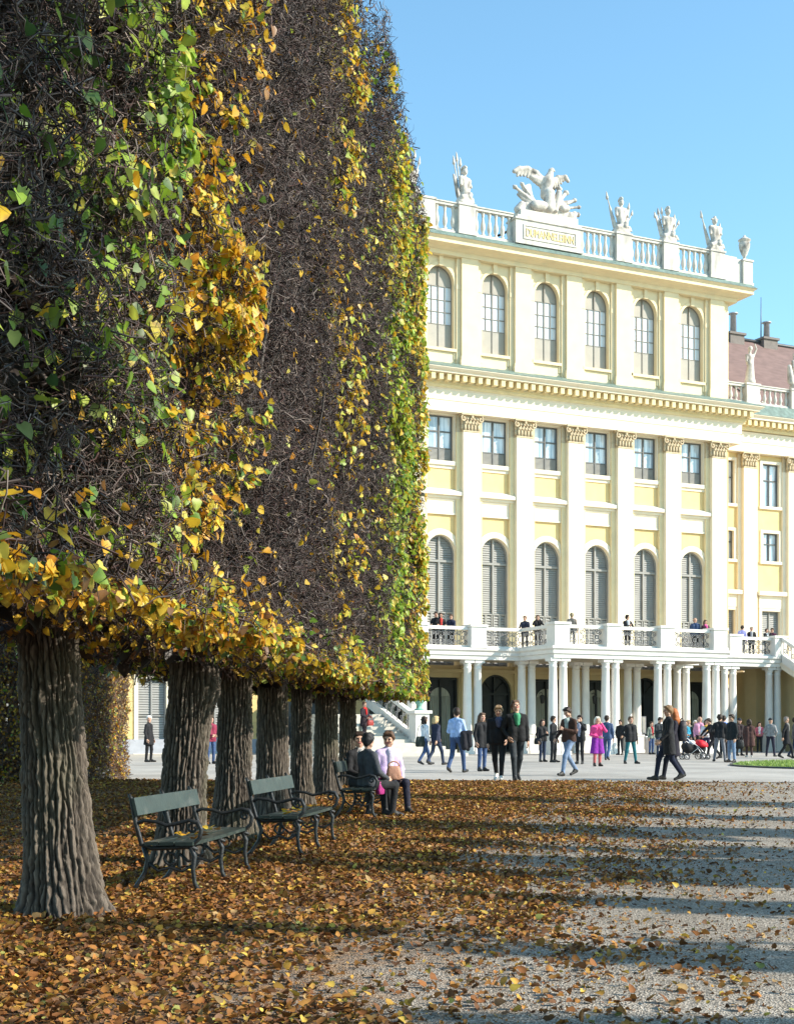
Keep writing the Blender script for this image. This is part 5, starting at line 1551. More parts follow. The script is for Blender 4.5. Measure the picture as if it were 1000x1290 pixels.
def person(label, loc, h, rot, top, legs, hair, style='short', pose='stand', arms=('down', 'down'), shoe=(0.03, 0.028, 0.026), shirt=None, hem=None, skirt=None, slim=1.0, yaw=0, pitch=0, lean=0.0, skin=SKIN, scarf=None, vox=0.018, group=None, hand=None, collar=None, thick=1.0, shirt_to=1.04):
    mats = [cloth(skin, 0.6), cloth((0.03, 0.02, 0.018), 0.3), cloth((0.40, 0.15, 0.13), 0.5), cloth(top), cloth(legs), cloth(shoe, 0.5), cloth(shirt or top), cloth(skirt or top), cloth(scarf or top)]
    sit = pose == 'sit'
    dz = -0.38 if sit else 0.0
    W = slim
    P = []
    def up(p):       # torso lean
        y, z = p[1], p[2] - 0.95
        c, s = math.cos(lean), math.sin(lean)
        return (p[0], y * c - z * s, 0.95 + y * s + z * c + dz)
    tk = thick
    for s in (-1, 1):
        P.append((up((s * 0.10 * W, 0.005, 1.345)), up((s * 0.075 * W, 0.0, 1.12)), 0.105 * tk, 0.098 * tk, 3))
        P.append((up((s * 0.075 * W, 0.0, 1.12)), up((s * 0.08 * W, 0.005, 0.96)), 0.10 * tk, 0.112 * tk, 3 if not sit else 3))
        P.append((up((s * 0.165 * W, 0.01, 1.405)), up((s * 0.04, 0.01, 1.45)), 0.062, 0.06, 3))
        P.append((up((s * 0.085 * W, 0.01, 0.93)), up((s * 0.085 * W, 0.01, 0.92)), 0.112, 0.112, 4))
    P.append((up((0, 0.01, 1.44)), up((0, 0.005, 1.49)), 0.068, 0.058, 8 if scarf else (6 if shirt else 3)))
    if scarf:
        P.append((up((-0.05, -0.05, 1.47)), up((0.05, -0.05, 1.46)), 0.05, 0.05, 8)); P.append((up((0.02, -0.09, 1.44)), up((0.04, -0.115, 1.2)), 0.04, 0.035, 8))
    if shirt:
        P.append((up((0, -0.062 * tk, 1.42)), up((0.008, -0.068 * tk, shirt_to)), 0.074, 0.055, 6, None, 0.006))
    # legs
    def leg(s, knee, ank, toe):
        P.append(((s * 0.09 * W, 0.0, 0.92 + dz), knee, 0.092 * W ** 0.5, 0.064, 4)); P.append((knee, ank, 0.064, 0.050, 4))
        a = np.array(ank); t = np.array(toe)
        hl = a + (a - t) * 0.16; hl[2] = max(0.04, a[2] - 0.045)
        fl = [((0, 0, -1), 0.0)]
        P.append((tuple(hl), tuple(t), 0.045, 0.036, 5, fl, 0.02))
        P.append((tuple(a), tuple(a * 0.6 + t * 0.4), 0.044, 0.04, 5, fl, 0.02))
    if sit:
        for s in (-1, 1):
            kx = s * 0.12
            leg(s, (kx, -0.46, 0.53), (kx, -0.43 - (0.1 if s > 0 else -0.03), 0.09), (kx * 1.1, -0.62 - (0.1 if s > 0 else -0.03), 0.035))
            P.append(((s * 0.09, 0, 0.56), (s * 0.11, -0.2, 0.55), 0.105, 0.09, 4))
    elif pose in ('walk', 'walk2', 'stride'):
        st = {'walk': 0.26, 'walk2': 0.26, 'stride': 0.34}[pose]; f = 1 if pose != 'walk2' else -1
        leg(f, (f * 0.10, -st * 0.75, 0.50), (f * 0.095, -st, 0.085), (f * 0.11, -st - 0.19, 0.05))
        leg(-f, (-f * 0.10, st * 0.28, 0.49), (-f * 0.095, st * 1.15, 0.16), (-f * 0.11, st * 1.0 - 0.13, 0.035))
    elif pose == 'wide':
        for s in (-1, 1): leg(s, (s * 0.15, -0.03 * s, 0.49), (s * 0.20, 0.02 - 0.06 * s, 0.085), (s * 0.25, -0.16 - 0.06 * s, 0.035))
    else:
        o = (sum(map(ord, label)) % 5 - 2) * 0.02
        for s in (-1, 1): leg(s, (s * 0.10, -0.012 + s * o, 0.49), (s * 0.108, 0.025 + s * o, 0.085), (s * 0.135, -0.165 + s * o, 0.035))
    hem_m = []
    if hem is None and not sit and (sum(top) < 0.6): hem = 0.83 if len(label) % 2 else 0.88
    if hem is not None:      # long coat or skirt flaring to its hem
        mi = 7 if skirt else 3
        z0 = 1.02 if skirt else 1.1
        fl = 0.055 * (1.05 - hem) if hem < 0.8 else 0.0
        cl = [((0, 0, -1), -(hem + dz))]
        if not sit:
            for s in (-1, 1):
                hem_m.append(((s * 0.07, 0.0, z0), (s * (0.085 + fl), 0.01, hem - 0.02), 0.118 * tk, (0.135 if hem < 0.8 else 0.122) * tk + fl * 0.7, mi, cl, 0.04))
            P += hem_m
    # arms
    wr = []
    for s, nm in ((1, arms[0]), (-1, arms[1])):
        el, wv = ARMS[nm]
        sh = up((s * 0.185 * W, 0.01, 1.395)); el = up((s * el[0], el[1], el[2])); wv = up((s * wv[0], wv[1], wv[2]))
        P.append((sh, el, 0.062 * tk ** 0.5, 0.052 * tk ** 0.5, 3)); P.append((el, wv, 0.050 * tk ** 0.5, 0.038, 3))
        wr.append((s, np.array(el), np.array(wv), nm))
    V, Q, M = sdf_mesh(P, vox, 0.028)
    Vs, Qs, Ms = [V], [Q], [M]; off = len(V)
    hv, hq, hm = HEAD
    cz, sz_ = math.cos(math.radians(yaw)), math.sin(math.radians(yaw)); cp, sp_ = math.cos(math.radians(pitch)), math.sin(math.radians(pitch))
    def headx(v):
        v = v - np.array([0, 0, 1.52])
        x, y, z = v[:, 0], v[:, 1], v[:, 2]
        y, z = y * cp - z * sp_, y * sp_ + z * cp
        x, y = x * cz - y * sz_, x * sz_ + y * cz
        v = np.stack([x, y, z + 1.52], -1)
        Y_, Z_ = v[:, 1], v[:, 2] - 0.95
        c, s = math.cos(lean), math.sin(lean)
        return np.stack([v[:, 0], Y_ * c - Z_ * s, 0.95 + Y_ * s + Z_ * c + dz], -1)
    Vs.append(headx(hv)); Qs.append(hq + off); Ms.append(hm); off += len(hv)
    for s, el, wv, nm in wr:
        hv2, hq2, hm2 = HANDG if nm in ('phone', 'face', 'rail', 'reach', 'knees') else HANDR
        d = wv - el; d = d / np.linalg.norm(d)
        inward = np.array([-s, 0.0, 0.0]); inward = inward - d * (inward @ d)
        if np.linalg.norm(inward) < 0.15: inward = np.array([0, 1.0, 0]) - d * d[1]
        inward /= np.linalg.norm(inward)
        y_ = np.cross(-d, inward)
        fwd = np.array([0, -1.0, 0.3])
        sy = -1 if (y_ @ fwd) > 0 else 1
        Bm = np.stack([inward, y_ * sy, -d], 0)
        vv = hv2 @ Bm + wv + d * 0.01
        Vs.append(vv); q = hq2 if sy > 0 else hq2[:, ::-1]
        Qs.append(q + off); Ms.append(hm2); off += len(hv2)
    k = h / 1.76
    o = np_mesh('person', np.concatenate(Vs) * k, np.concatenate(Qs), mats, np.concatenate(Ms), smooth=True)
    o.location = loc; o.rotation_euler = (0, 0, math.radians(rot))
    tag(o, label, 'person', group)
    if style != 'none':
        hv, hq, hm = make_hair(style)
        np_mesh('hair' if style != 'cap' else 'flat_cap', headx(hv) * k, hq, [cloth(hair, 0.6)], smooth=True, parent=o)
    return o
PLZ = 0.314
def spot(px, s):
    y = F / s; x = (px - CX) / s
    t = x * HD[0] + y * HD[1]
    return (x, y, PLZ if t > 31.7 else gz(y))
BLK = (0.018, 0.018, 0.02); NAVY = (0.025, 0.03, 0.055); JEAN = (0.05, 0.085, 0.18); LJEAN = (0.16, 0.22, 0.33); DJEAN = (0.03, 0.042, 0.075)
BRN = (0.09, 0.05, 0.03); BLD = (0.50, 0.36, 0.18); GRY = (0.30, 0.29, 0.28); DBR = (0.035, 0.022, 0.016); WHT = (0.75, 0.75, 0.78)
def walk(px, foot_h, h, *a, **k):
    """px across, figure height in px, real height"""
    return spot(px, foot_h / h)
# label, px, px height, real height, rotation, top, legs, hair, style, extras
PEOPLE = [
    ('dark haired woman in white top and blue jeans walking with a big bag', 535, 60, 1.64, 120, WHT, JEAN, DBR, 'curly', dict(pose='walk', arms=('fwd', 'down'))),
    ('blonde woman in a short navy jacket and jeans walking from the stairs', 549, 61, 1.66, 125, NAVY, DJEAN, BLD, 'bob', dict(pose='walk2', arms=('fwd', 'back'))),
    ('man in pale blue shirt and jeans carrying a dark jacket over his arm', 575, 81, 1.80, 150, (0.36, 0.50, 0.78), JEAN, DBR, 'short', dict(pose='walk2', arms=('belly', 'fwd'), yaw=40)),
    ('woman with long brown hair in black coat and jeans left of the tall pair', 607, 73, 1.68, 30, BLK, JEAN, BRN, 'long', dict(hem=0.72, arms=('pocket', 'down'))),
    ('sandy haired man in black sweater, black trousers and white shoes looking down', 628, 94, 1.76, -12, (0.014, 0.014, 0.017), BLK, (0.30, 0.19, 0.10), 'short', dict(arms=('fwd', 'down'), pose='walk', shoe=(0.6, 0.58, 0.55), shirt=(0.08, 0.09, 0.16), shirt_to=1.3, pitch=14, slim=1.18, thick=1.18, vox=0.014)),
    ('tall laughing man in an open black leather jacket over a green shirt', 650, 101, 1.88, 8, (0.015, 0.015, 0.016), (0.03, 0.035, 0.04), BRN, 'short', dict(arms=('down', 'pocket'), shirt=(0.06, 0.27, 0.14), shirt_to=1.26, pitch=-20, yaw=14, pose='walk2', slim=1.05, vox=0.014)),
    ('woman in black top and dark jeans with a handbag, left of the man in black', 683, 53, 1.58, 25, BLK, DJEAN, DBR, 'bob', dict(arms=('phone', 'down'))),
    ('person in black beside the woman with the handbag, looking to the right', 697, 58, 1.70, 60, BLK, BLK, DBR, 'short', dict(arms=('down', 'phone'), yaw=20)),
    ('man in brown leather jacket and pale jeans striding while looking at his phone', 716, 86, 1.78, -48, (0.05, 0.025, 0.018), LJEAN, DBR, 'short', dict(pose='stride', arms=('phone', 'fwd'), shirt=(0.30, 0.36, 0.34), shirt_to=1.2, pitch=22, vox=0.014)),
    ('woman in a black trouser suit holding her hands to her chin', 730, 61, 1.70, -25, BLK, BLK, DBR, 'bun', dict(arms=('face', 'phone'), shirt=(0.3, 0.32, 0.42), hem=0.86)),
    ('white haired woman in a bright pink and purple robe holding up a camera', 752, 62, 1.62, 12, (0.72, 0.07, 0.24), (0.45, 0.12, 0.12), (0.62, 0.58, 0.48), 'bob', dict(arms=('face', 'belly'), hem=0.46, skirt=(0.22, 0.03, 0.30))),
    ('man in denim jacket and jeans seen behind the woman in pink', 764, 56, 1.76, 160, (0.06, 0.09, 0.17), JEAN, DBR, 'short', dict(pose='walk', arms=('down', 'down'))),
    ('person in black lingering beside a column right of the woman in pink', 781, 44, 1.68, -40, BLK, BLK, DBR, 'short', dict(arms=('pocket', 'pocket'))),
    ('woman in black sweater and teal leggings standing alone with her hands behind her', 794, 59, 1.66, 20, BLK, (0.02, 0.13, 0.15), BRN, 'bun', dict(arms=('down', 'hip'), pose='wide')),
    ('young person in grey green jacket and red top standing beside the silver bin', 820, 41, 1.60, 30, (0.19, 0.21, 0.17), JEAN, DBR, 'short', dict(arms=('phone', 'down'), shirt=(0.4, 0.03, 0.04))),
    ('man in dark jacket bowing his head, left of the red haired woman', 830, 50, 1.76, 30, (0.03, 0.035, 0.04), DJEAN, DBR, 'short', dict(arms=('phone', 'phone'), pitch=25)),
    ('tall walking person with light brown hair, mostly behind the red haired woman', 841, 94, 1.76, -85, BLK, (0.012, 0.016, 0.035), (0.20, 0.12, 0.06), 'short', dict(pose='walk2', hem=0.62, arms=('fwd', 'back'))),
    ('red haired woman in a long black coat with a backpack striding to the left', 847, 89, 1.70, -85, (0.022, 0.02, 0.03), (0.012, 0.013, 0.022), (0.33, 0.10, 0.025), 'big', dict(pose='walk', hem=0.58, arms=('fwd', 'fwd'), vox=0.014)),
    ('woman in a turquoise jacket behind the red pushchair', 863, 43, 1.62, 15, (0.03, 0.24, 0.36), DJEAN, BRN, 'bob', dict(arms=('belly', 'belly'))),
    ('blonde person standing behind the woman in turquoise', 867, 42, 1.70, 0, (0.30, 0.26, 0.2), DJEAN, BLD, 'short', dict()),
    ('grey haired person in dark jacket behind the pushchair', 875, 43, 1.66, 10, (0.03, 0.04, 0.045), BLK, (0.55, 0.52, 0.48), 'short', dict(shirt=(0.5, 0.5, 0.5))),
    ('bald man in a pink shirt standing in the group by the pushchair', 881, 50, 1.80, 0, (0.66, 0.30, 0.42), BLK, (0.4, 0.3, 0.25), 'bald', dict(arms=('belly', 'down'))),
    ('woman in white and yellow top with dark trousers, right of the pushchair', 889, 47, 1.64, -10, (0.66, 0.60, 0.62), (0.03, 0.025, 0.06), DBR, 'bob', dict(arms=('belly', 'phone'), scarf=(0.62, 0.36, 0.06))),
    ('person in black leaning forward and reaching out toward the pushchair', 898, 52, 1.70, -75, BLK, BLK, DBR, 'short', dict(arms=('reach', 'reach'), lean=0.32, pose='stride')),
    ('man in black jacket and grey jeans standing with his back turned', 906, 59, 1.78, 165, BLK, (0.17, 0.17, 0.19), DBR, 'short', dict(pose='wide', arms=('pocket', 'down'))),
    ('man in bright blue shirt partly hidden by the man in grey jeans', 911, 53, 1.80, 170, (0.10, 0.22, 0.60), BLK, DBR, 'short', dict()),
    ('man in black quilted jacket and washed blue jeans holding a black bag', 921, 60, 1.76, -60, (0.015, 0.018, 0.02), LJEAN, DBR, 'short', dict(arms=('down', 'down'), thick=1.12, pose='wide')),
    ('person in dark clothes with a dark hat behind the man with the black bag', 931, 47, 1.74, 20, (0.03, 0.02, 0.022), BLK, BLK, 'cap', dict()),
    ('stocky person in a long brown coat seen from behind', 943, 47.5, 1.66, 175, (0.07, 0.035, 0.03), (0.05, 0.03, 0.03), DBR, 'bob', dict(hem=0.52, thick=1.15, shoe=(0.5, 0.48, 0.45))),
    ('woman in a red and white top by the columns with black trousers', 956, 38, 1.62, -15, (0.45, 0.10, 0.14), BLK, DBR, 'long', dict(arms=('belly', 'belly'), shirt=(0.6, 0.55, 0.55))),
    ('man in grey jacket and dark cap walking away toward the stairs', 970, 48, 1.72, 150, (0.24, 0.235, 0.23), (0.02, 0.02, 0.035), BLK, 'cap', dict(pose='wide', arms=('pocket', 'pocket'), thick=1.1)),
    ('person in a black knee length coat walking at the right edge', 990, 52, 1.74, 75, BLK, BLK, (0.25, 0.2, 0.17), 'short', dict(hem=0.62, pose='walk2', arms=('down', 'back'), scarf=(0.22, 0.21, 0.2))),
    ('person in grey cut off by the right edge, beside the black coat', 1001, 51, 1.72, 85, (0.12, 0.12, 0.13), DJEAN, DBR, 'short', dict(pose='walk')),
    ('white haired old man in a long black overcoat seen between hedge and trunk', 188, 58, 1.72, 70, BLK, BLK, (0.66, 0.64, 0.62), 'short', dict(hem=0.66, arms=('down', 'down'), yaw=-50, pose='stand')),
    ('woman in maroon top and blue jeans half hidden between two trunks', 266, 60, 1.68, 40, (0.22, 0.03, 0.06), JEAN, DBR, 'long', dict(arms=('belly', 'belly'))),
]
for (lab, px, hp, h, rot, top, legs, hair, style, ex) in PEOPLE:
    person(lab, spot(px, hp / h), h, rot, top, legs, hair, style, **ex)
# ---- on the balcony
def onbal(px, w): return pal_world(U(px, w), w, BZ1 + 0.055)
BAL = [
    ('balcony visitor in black with a cap at the far left of the balcony', 549, 4.6, 1.78, -10, BLK, BLK, DBR, 'short', dict(arms=('rail', 'rail'))),
    ('balcony visitor in black and red jacket beside the left railing', 555, 4.9, 1.72, 10, BLK, BLK, DBR, 'bob', dict(arms=('rail', 'face'), shirt=(0.5, 0.05, 0.04))),
    ('balcony visitor in navy, right of the one in black and red', 568, 4.9, 1.66, -20, NAVY, BLK, BRN, 'short', dict(arms=('rail', 'rail'))),
    ('man in dark jacket leaning on the inner corner of the balcony railing', 661, 4.7, 1.76, -15, (0.025, 0.03, 0.05), BLK, (0.3, 0.2, 0.14), 'short', dict(arms=('rail', 'rail'), yaw=-20)),
    ('woman in black lifting a camera on the balcony, over the shaded railing', 677, 6.4, 1.66, 0, BLK, BLK, BRN, 'bun', dict(arms=('face', 'face'))),
    ('bald man in a grey brown jacket turned away behind the front balcony railing', 720, 7.2, 1.76, 160, (0.24, 0.20, 0.17), (0.1, 0.1, 0.1), (0.25, 0.2, 0.12), 'short', dict()),
    ('man in a black suit standing behind the middle of the balcony railing', 790, 7.4, 1.76, 20, BLK, BLK, DBR, 'short', dict(arms=('rail', 'phone'), shirt=(0.6, 0.6, 0.6), yaw=60)),
    ('man in blue jacket behind the right part of the front balcony railing', 875, 7.4, 1.76, -10, (0.05, 0.08, 0.16), BLK, BRN, 'bald', dict()),
    ('woman in a bright pink scarf and dark jacket on the balcony', 888, 7.7, 1.64, 20, (0.05, 0.015, 0.03), BLK, BRN, 'bob', dict(scarf=(0.8, 0.12, 0.32), arms=('rail', 'down'))),
    ('person in lilac and white shirt bending on the right end of the balcony', 934, 4.6, 1.74, 150, (0.46, 0.43, 0.80), NAVY, DBR, 'short', dict(lean=0.15)),
    ('person in a black jacket with arms folded on the right end of the balcony', 946, 4.6, 1.68, -10, BLK, BLK, (0.4, 0.32, 0.22), 'short', dict(arms=('belly', 'belly'), shirt=(0.4, 0.4, 0.4))),
    ('balcony visitor in dark jacket with white collar, second from the stair end', 965, 4.7, 1.60, 30, BLK, BLK, DBR, 'short', dict(arms=('face', 'rail'), shirt=(0.65, 0.65, 0.65))),
    ('balcony visitor in a plum top nearest to the descending stair', 972, 4.4, 1.66, -30, (0.09, 0.03, 0.06), BLK, BRN, 'short', dict()),
]
for (lab, px, w, h, rot, top, legs, hair, style, ex) in BAL:
    person(lab, onbal(px, w), h, rot, top, legs, hair, style, vox=0.022, **ex)

# ---- benches
BENCHG = mat('dark_green_bench_paint', (0.026, 0.037, 0.034), 0.38, 0.25, 7, 0.15, 30, dirt=((0.075, 0.08, 0.073), 5.0, 0.55, 1))
CASTI = mat('black_cast_iron', (0.022, 0.024, 0.026), 0.5, 0.3, 12, 0.3, 40, metal=0.2)
def make_bench(label):
    """length along local y (0..2), faces +x"""
    e = empty('park_bench', (0, 0, 0)); tag(e, label, 'bench', 'green park benches along the tree row')
    BL = 1.95
    def side(y, arm, nm):
        m = MB()
        r = 0.021
        front = [(0.46, y, 0.42), (0.50, y, 0.34), (0.485, y, 0.22), (0.50, y, 0.1), (0.545, y, 0.0)]
        m.tube(front, [0.024, 0.024, 0.021, 0.02, 0.026], 6)
        rear = [(0.02, y, 0.42), (0.06, y, 0.30), (0.03, y, 0.18), (-0.05, y, 0.06), (-0.11, y, 0.0)]
        m.tube(rear, [0.024, 0.024, 0.021, 0.02, 0.026], 6)
        m.tube([(-0.12, y, 0.9), (-0.10, y, 0.86), (-0.055, y, 0.64), (0.0, y, 0.44), (0.10, y, 0.405), (0.30, y, 0.415), (0.46, y, 0.425), (0.53, y, 0.40)], [0.012, 0.02, 0.022, 0.024, 0.022, 0.022, 0.022, 0.016], 6)
        m.tube([(0.06, y, 0.28), (0.16, y, 0.2), (0.27, y, 0.235), (0.38, y, 0.2), (0.485, y, 0.26)], 0.016, 5)
        ring = [(0.27 + 0.055 * math.cos(q * 0.6283), y, 0.315 + 0.055 * math.sin(q * 0.6283)) for q in range(11)]
        m.tube(ring, 0.014, 5)
        if arm:
            pts = [(-0.06, y, 0.62), (0.02, y, 0.66), (0.14, y, 0.65), (0.24, y, 0.615), (0.34, y, 0.635), (0.45, y, 0.665), (0.53, y, 0.645), (0.565, y, 0.58), (0.545, y, 0.50), (0.49, y, 0.45), (0.47, y, 0.42)]
            m.tube(pts, [0.018] * 6 + [0.024, 0.024, 0.022, 0.02, 0.02], 6)
            sp = [(0.485 + (0.055 - 0.004 * q) * math.cos(1.2 + q * 0.6), y, 0.59 + (0.055 - 0.004 * q) * math.sin(1.2 + q * 0.6)) for q in range(11)]
            m.tube(sp, 0.013, 5)
        return m.build(nm, CASTI, e)
    side(0.06, True, 'iron_side_frame'); side(BL / 2, False, 'iron_middle_frame'); side(BL - 0.06, True, 'iron_side_frame')
    for (x0, x1) in ((0.045, 0.175), (0.19, 0.32), (0.335, 0.50)):
        m = MB()
        n = 10
        v = []
        for k in range(n + 1):
            y = BL * k / n; sag = -0.006 * math.sin(math.pi * k / n)
            v += [(x0, y, 0.435 + sag), (x1, y, 0.44 + sag), (x1, y, 0.472 + sag), (x0, y, 0.467 + sag)]
        f = [(0, 3, 2, 1), (4 * n, 4 * n + 1, 4 * n + 2, 4 * n + 3)]
        for k in range(n):
            for j in range(4):
                f.append((4 * k + j, 4 * k + (j + 1) % 4, 4 * k + 4 + (j + 1) % 4, 4 * k + 4 + j))
        m.add(v, f); m.build('seat_plank', BENCHG, e)
    m = MB()
    M = Matrix.Translation((-0.046, BL / 2, 0.785)) @ Matrix.Rotation(math.radians(-13), 4, 'Y')
    m.xbox(M, 0.028, BL, 0.165); m.build('back_plank', BENCHG, e)
    m = MB()
    M = Matrix.Translation((-0.03, BL / 2, 0.575)) @ Matrix.Rotation(math.radians(-13), 4, 'Y')
    m.tube([(-0.1, BL / 2, 0.7), (0.0, BL / 2, 0.44)], 0.012, 5); m.build('back_strut', CASTI, e)
    rr = random.Random(5)
    return e
b0 = make_bench('empty green bench nearest the camera with fallen leaves on its seat')
def put_bench(b, L, t, rz):
    x, y = LT(L, t); b.location = (x, y, gz(y) + 0.006); b.rotation_euler = (0, 0, -HA + rz)
b1 = dup(b0); b1['label'] = 'second empty green bench with a pale sunlit back plank'
b2 = dup(b0); b2['label'] = 'green bench carrying three seated people'
put_bench(b0, -3.48, 12.0, math.radians(-3)); put_bench(b1, -3.05, 15.15, math.radians(-4)); put_bench(b2, -2.76, 20.1, math.radians(-4))
# leaves lying on the two empty seats
def seat_leaves(b, seed, label):
    rng = np.random.default_rng(seed); n = 15
    P = np.stack([0.08 + 0.38 * rng.random(n), 0.2 + 1.5 * rng.random(n), 0.478 + 0.012 * rng.random(n)], -1)
    V, Q = leaf_arrays(P, unit(rng.normal(size=(n, 3)) * 0.3 + np.array([0, 0, 1.0])), 0.06 + 0.05 * rng.random(n), rng, 0.0, 0.4)
    c = pick(('yellow', 'orange', 'brown'), (0.35, 0.35, 0.3), n, rng)
    o = np_mesh('leaves_on_bench', V, Q, LITTER, col=leaf_cols(c, rng)); o.location = b.location; o.rotation_euler = b.rotation_euler
    tag(o, label, 'leaves', kind='stuff')
seat_leaves(b0, 1, 'few yellow and brown leaves lying on the nearest bench seat')
seat_leaves(b1, 2, 'few yellow leaves lying on the second bench seat')
# ---- three people on the third bench
def on_bench(b, lx, ly, dz=0.0):
    c, s = math.cos(b.rotation_euler[2]), math.sin(b.rotation_euler[2])
    return (b.location[0] + lx * c - ly * s, b.location[1] + lx * s + ly * c, b.location[2] + dz)
person('seated dark haired woman in black leaning on the bench back, turned toward the camera', on_bench(b2, 0.12, 0.95), 1.66, 40, BLK, BLK, DBR, 'bun', pose='sit', arms=('lap', 'lap'), yaw=-35, vox=0.013, shirt=(0.45, 0.42, 0.4))
person('seated person with short black hair in black and grey jacket, back to the camera', on_bench(b2, 0.36, 0.42), 1.64, 125, (0.055, 0.06, 0.07), BLK, BLK, 'short', pose='sit', arms=('lap', 'lap'), yaw=30, vox=0.013, thick=1.15)
person('seated brown haired man in lavender shirt with arms resting on his knees', on_bench(b2, 0.44, 1.62), 1.68, 28, (0.56, 0.44, 0.66), (0.02, 0.02, 0.035), BRN, 'short', pose='sit', arms=('lap', 'lap'), yaw=-42, vox=0.013, pitch=8, lean=0.12, shirt=(0.6, 0.55, 0.68))
# ---- woman with red scarf on a stone block by the stairs
SEATM = mat('grey_green_stone', (0.30, 0.35, 0.34), 0.7, 0.15, 5)
wx = pal_world(U(459, 8.05), 8.05, 0)
zs = 1.09
m = MB()
m.box(-0.5, 0.5, -0.2, 0.2, 0.60, 0.74); m.box(-0.42, -0.24, -0.16, 0.16, 0, 0.60); m.box(0.24, 0.42, -0.16, 0.16, 0, 0.60)
sb = m.build('stone_bench', SEATM); sb.location = (wx[0] - 0.42, wx[1] + 0.02, zs - 0.02); sb.rotation_euler = (0, 0, PAL_ROT)
tag(sb, 'grey green stone bench on the stairs under the woman with red scarf', 'bench')
person('woman with bright red scarf and dark coat sitting on the stone bench by the stairs', (wx[0], wx[1], zs), 1.70, 48, (0.03, 0.02, 0.025), (0.035, 0.025, 0.03), BRN, 'short', pose='stand', arms=('lap', 'lap'), scarf=(0.62, 0.03, 0.03), hem=0.62)

# ---- bags, pushchair, bin
def bag(name, label, cat, loc, rot, w, d, h, col, strap=0.0, tilt=0.0):
    m = MB()
    n = 12; prof = []
    for (kz, kr) in ((0, 0.8), (0.08, 0.95), (0.35, 1.0), (0.7, 0.93), (0.95, 0.78), (1.0, 0.6)):
        prof.append((kr, kz * h))
    v = []; seg = 16
    for r, z in prof:
        for k in range(seg):
            a = 2 * math.pi * k / seg
            cx_, sy_ = math.cos(a), math.sin(a)
            ex = 0.6
            v.append((w / 2 * r * math.copysign(abs(cx_) ** ex, cx_), d / 2 * r * math.copysign(abs(sy_) ** ex, sy_), z))
    f = [tuple(reversed(range(seg))), tuple(range((len(prof) - 1) * seg, len(prof) * seg))]
    for i in range(len(prof) - 1):
        for k in range(seg):
            f.append((i * seg + k, i * seg + (k + 1) % seg, (i + 1) * seg + (k + 1) % seg, (i + 1) * seg + k))
    m.add(v, f, 0, True)
    o = m.build(name, cloth(col, 0.5)); o.location = loc; o.rotation_euler = (tilt, 0, math.radians(rot))
    if strap > 0:
        m = MB()
        pts = [(w * 0.36 * math.cos(math.pi * k / 10), 0, h * 0.95 + strap * math.sin(math.pi * k / 10)) for k in range(11)]
        m.tube(pts, 0.013, 5); m.build('strap', cloth(col, 0.45), o)
    tag(o, label, cat)
    return o
def at(px, s, dz, dx=0, dy=0):
    p = spot(px, s); return (p[0] + dx, p[1] + dy, p[2] + dz)
bag('shoulder_bag', 'large black shoulder bag on the woman in the white top', 'bag', at(530, 60 / 1.64, 0.62, 0.0, -0.16), 30, 0.42, 0.16, 0.36, (0.02, 0.03, 0.025), 0.42)
q_ = at(580, 81 / 1.8, 0.0, 0.10, -0.22)
V, Q, M_ = sdf_mesh([((-0.05, 0, 1.1), (0.16, -0.02, 1.12), 0.075, 0.07, 0), ((-0.02, -0.03, 1.05), (0.0, -0.05, 0.72), 0.085, 0.10, 0), ((0.12, -0.02, 1.05), (0.14, -0.03, 0.78), 0.08, 0.085, 0), ((0.05, 0.04, 1.05), (0.10, 0.06, 0.66), 0.07, 0.06, 0), ((-0.06, 0.03, 1.0), (-0.08, 0.03, 0.85), 0.05, 0.045, 0)], 0.02, 0.03)
jo = np_mesh('draped_jacket', V, Q, [cloth((0.018, 0.018, 0.024))], smooth=True); jo.location = q_
tag(jo, 'dark jacket hanging over the arm of the man in pale blue', 'jacket')
bag('handbag', 'small black handbag at the side of the woman in black top and jeans', 'bag', at(677, 53 / 1.58, 0.66, 0.0, -0.1), 0, 0.3, 0.14, 0.24, BLK, 0.28)
bag('backpack', 'black and grey backpack on the red haired woman', 'backpack', at(855, 89 / 1.7, 0.92, 0.06, -0.02), 95, 0.34, 0.22, 0.5, (0.05, 0.045, 0.05), 0.08)
bag('black_bag', 'black round bag carried by the man in washed blue jeans', 'bag', at(929, 60 / 1.76, 0.5, 0.05, -0.05), 0, 0.32, 0.22, 0.34, (0.012, 0.012, 0.014), 0.2)
bag('red_handbag', 'dark red handbag on the lap of the woman with red scarf', 'bag', (wx[0] + 0.28, wx[1] - 0.34, zs + 0.62), 40, 0.36, 0.14, 0.26, (0.25, 0.03, 0.025), 0.2)
bag('pink_bag', 'bright pink bag held between the seated people on the bench', 'bag', on_bench(b2, 0.55, 0.42, 0.36), 60, 0.17, 0.09, 0.2, (0.32, 0.03, 0.16), 0.06)
bag('patterned_bag', 'beige and red patterned bag on the knees of the man in lavender', 'bag', on_bench(b2, 0.66, 1.0, 0.56), 10, 0.24, 0.12, 0.22, (0.42, 0.22, 0.15), 0.08)
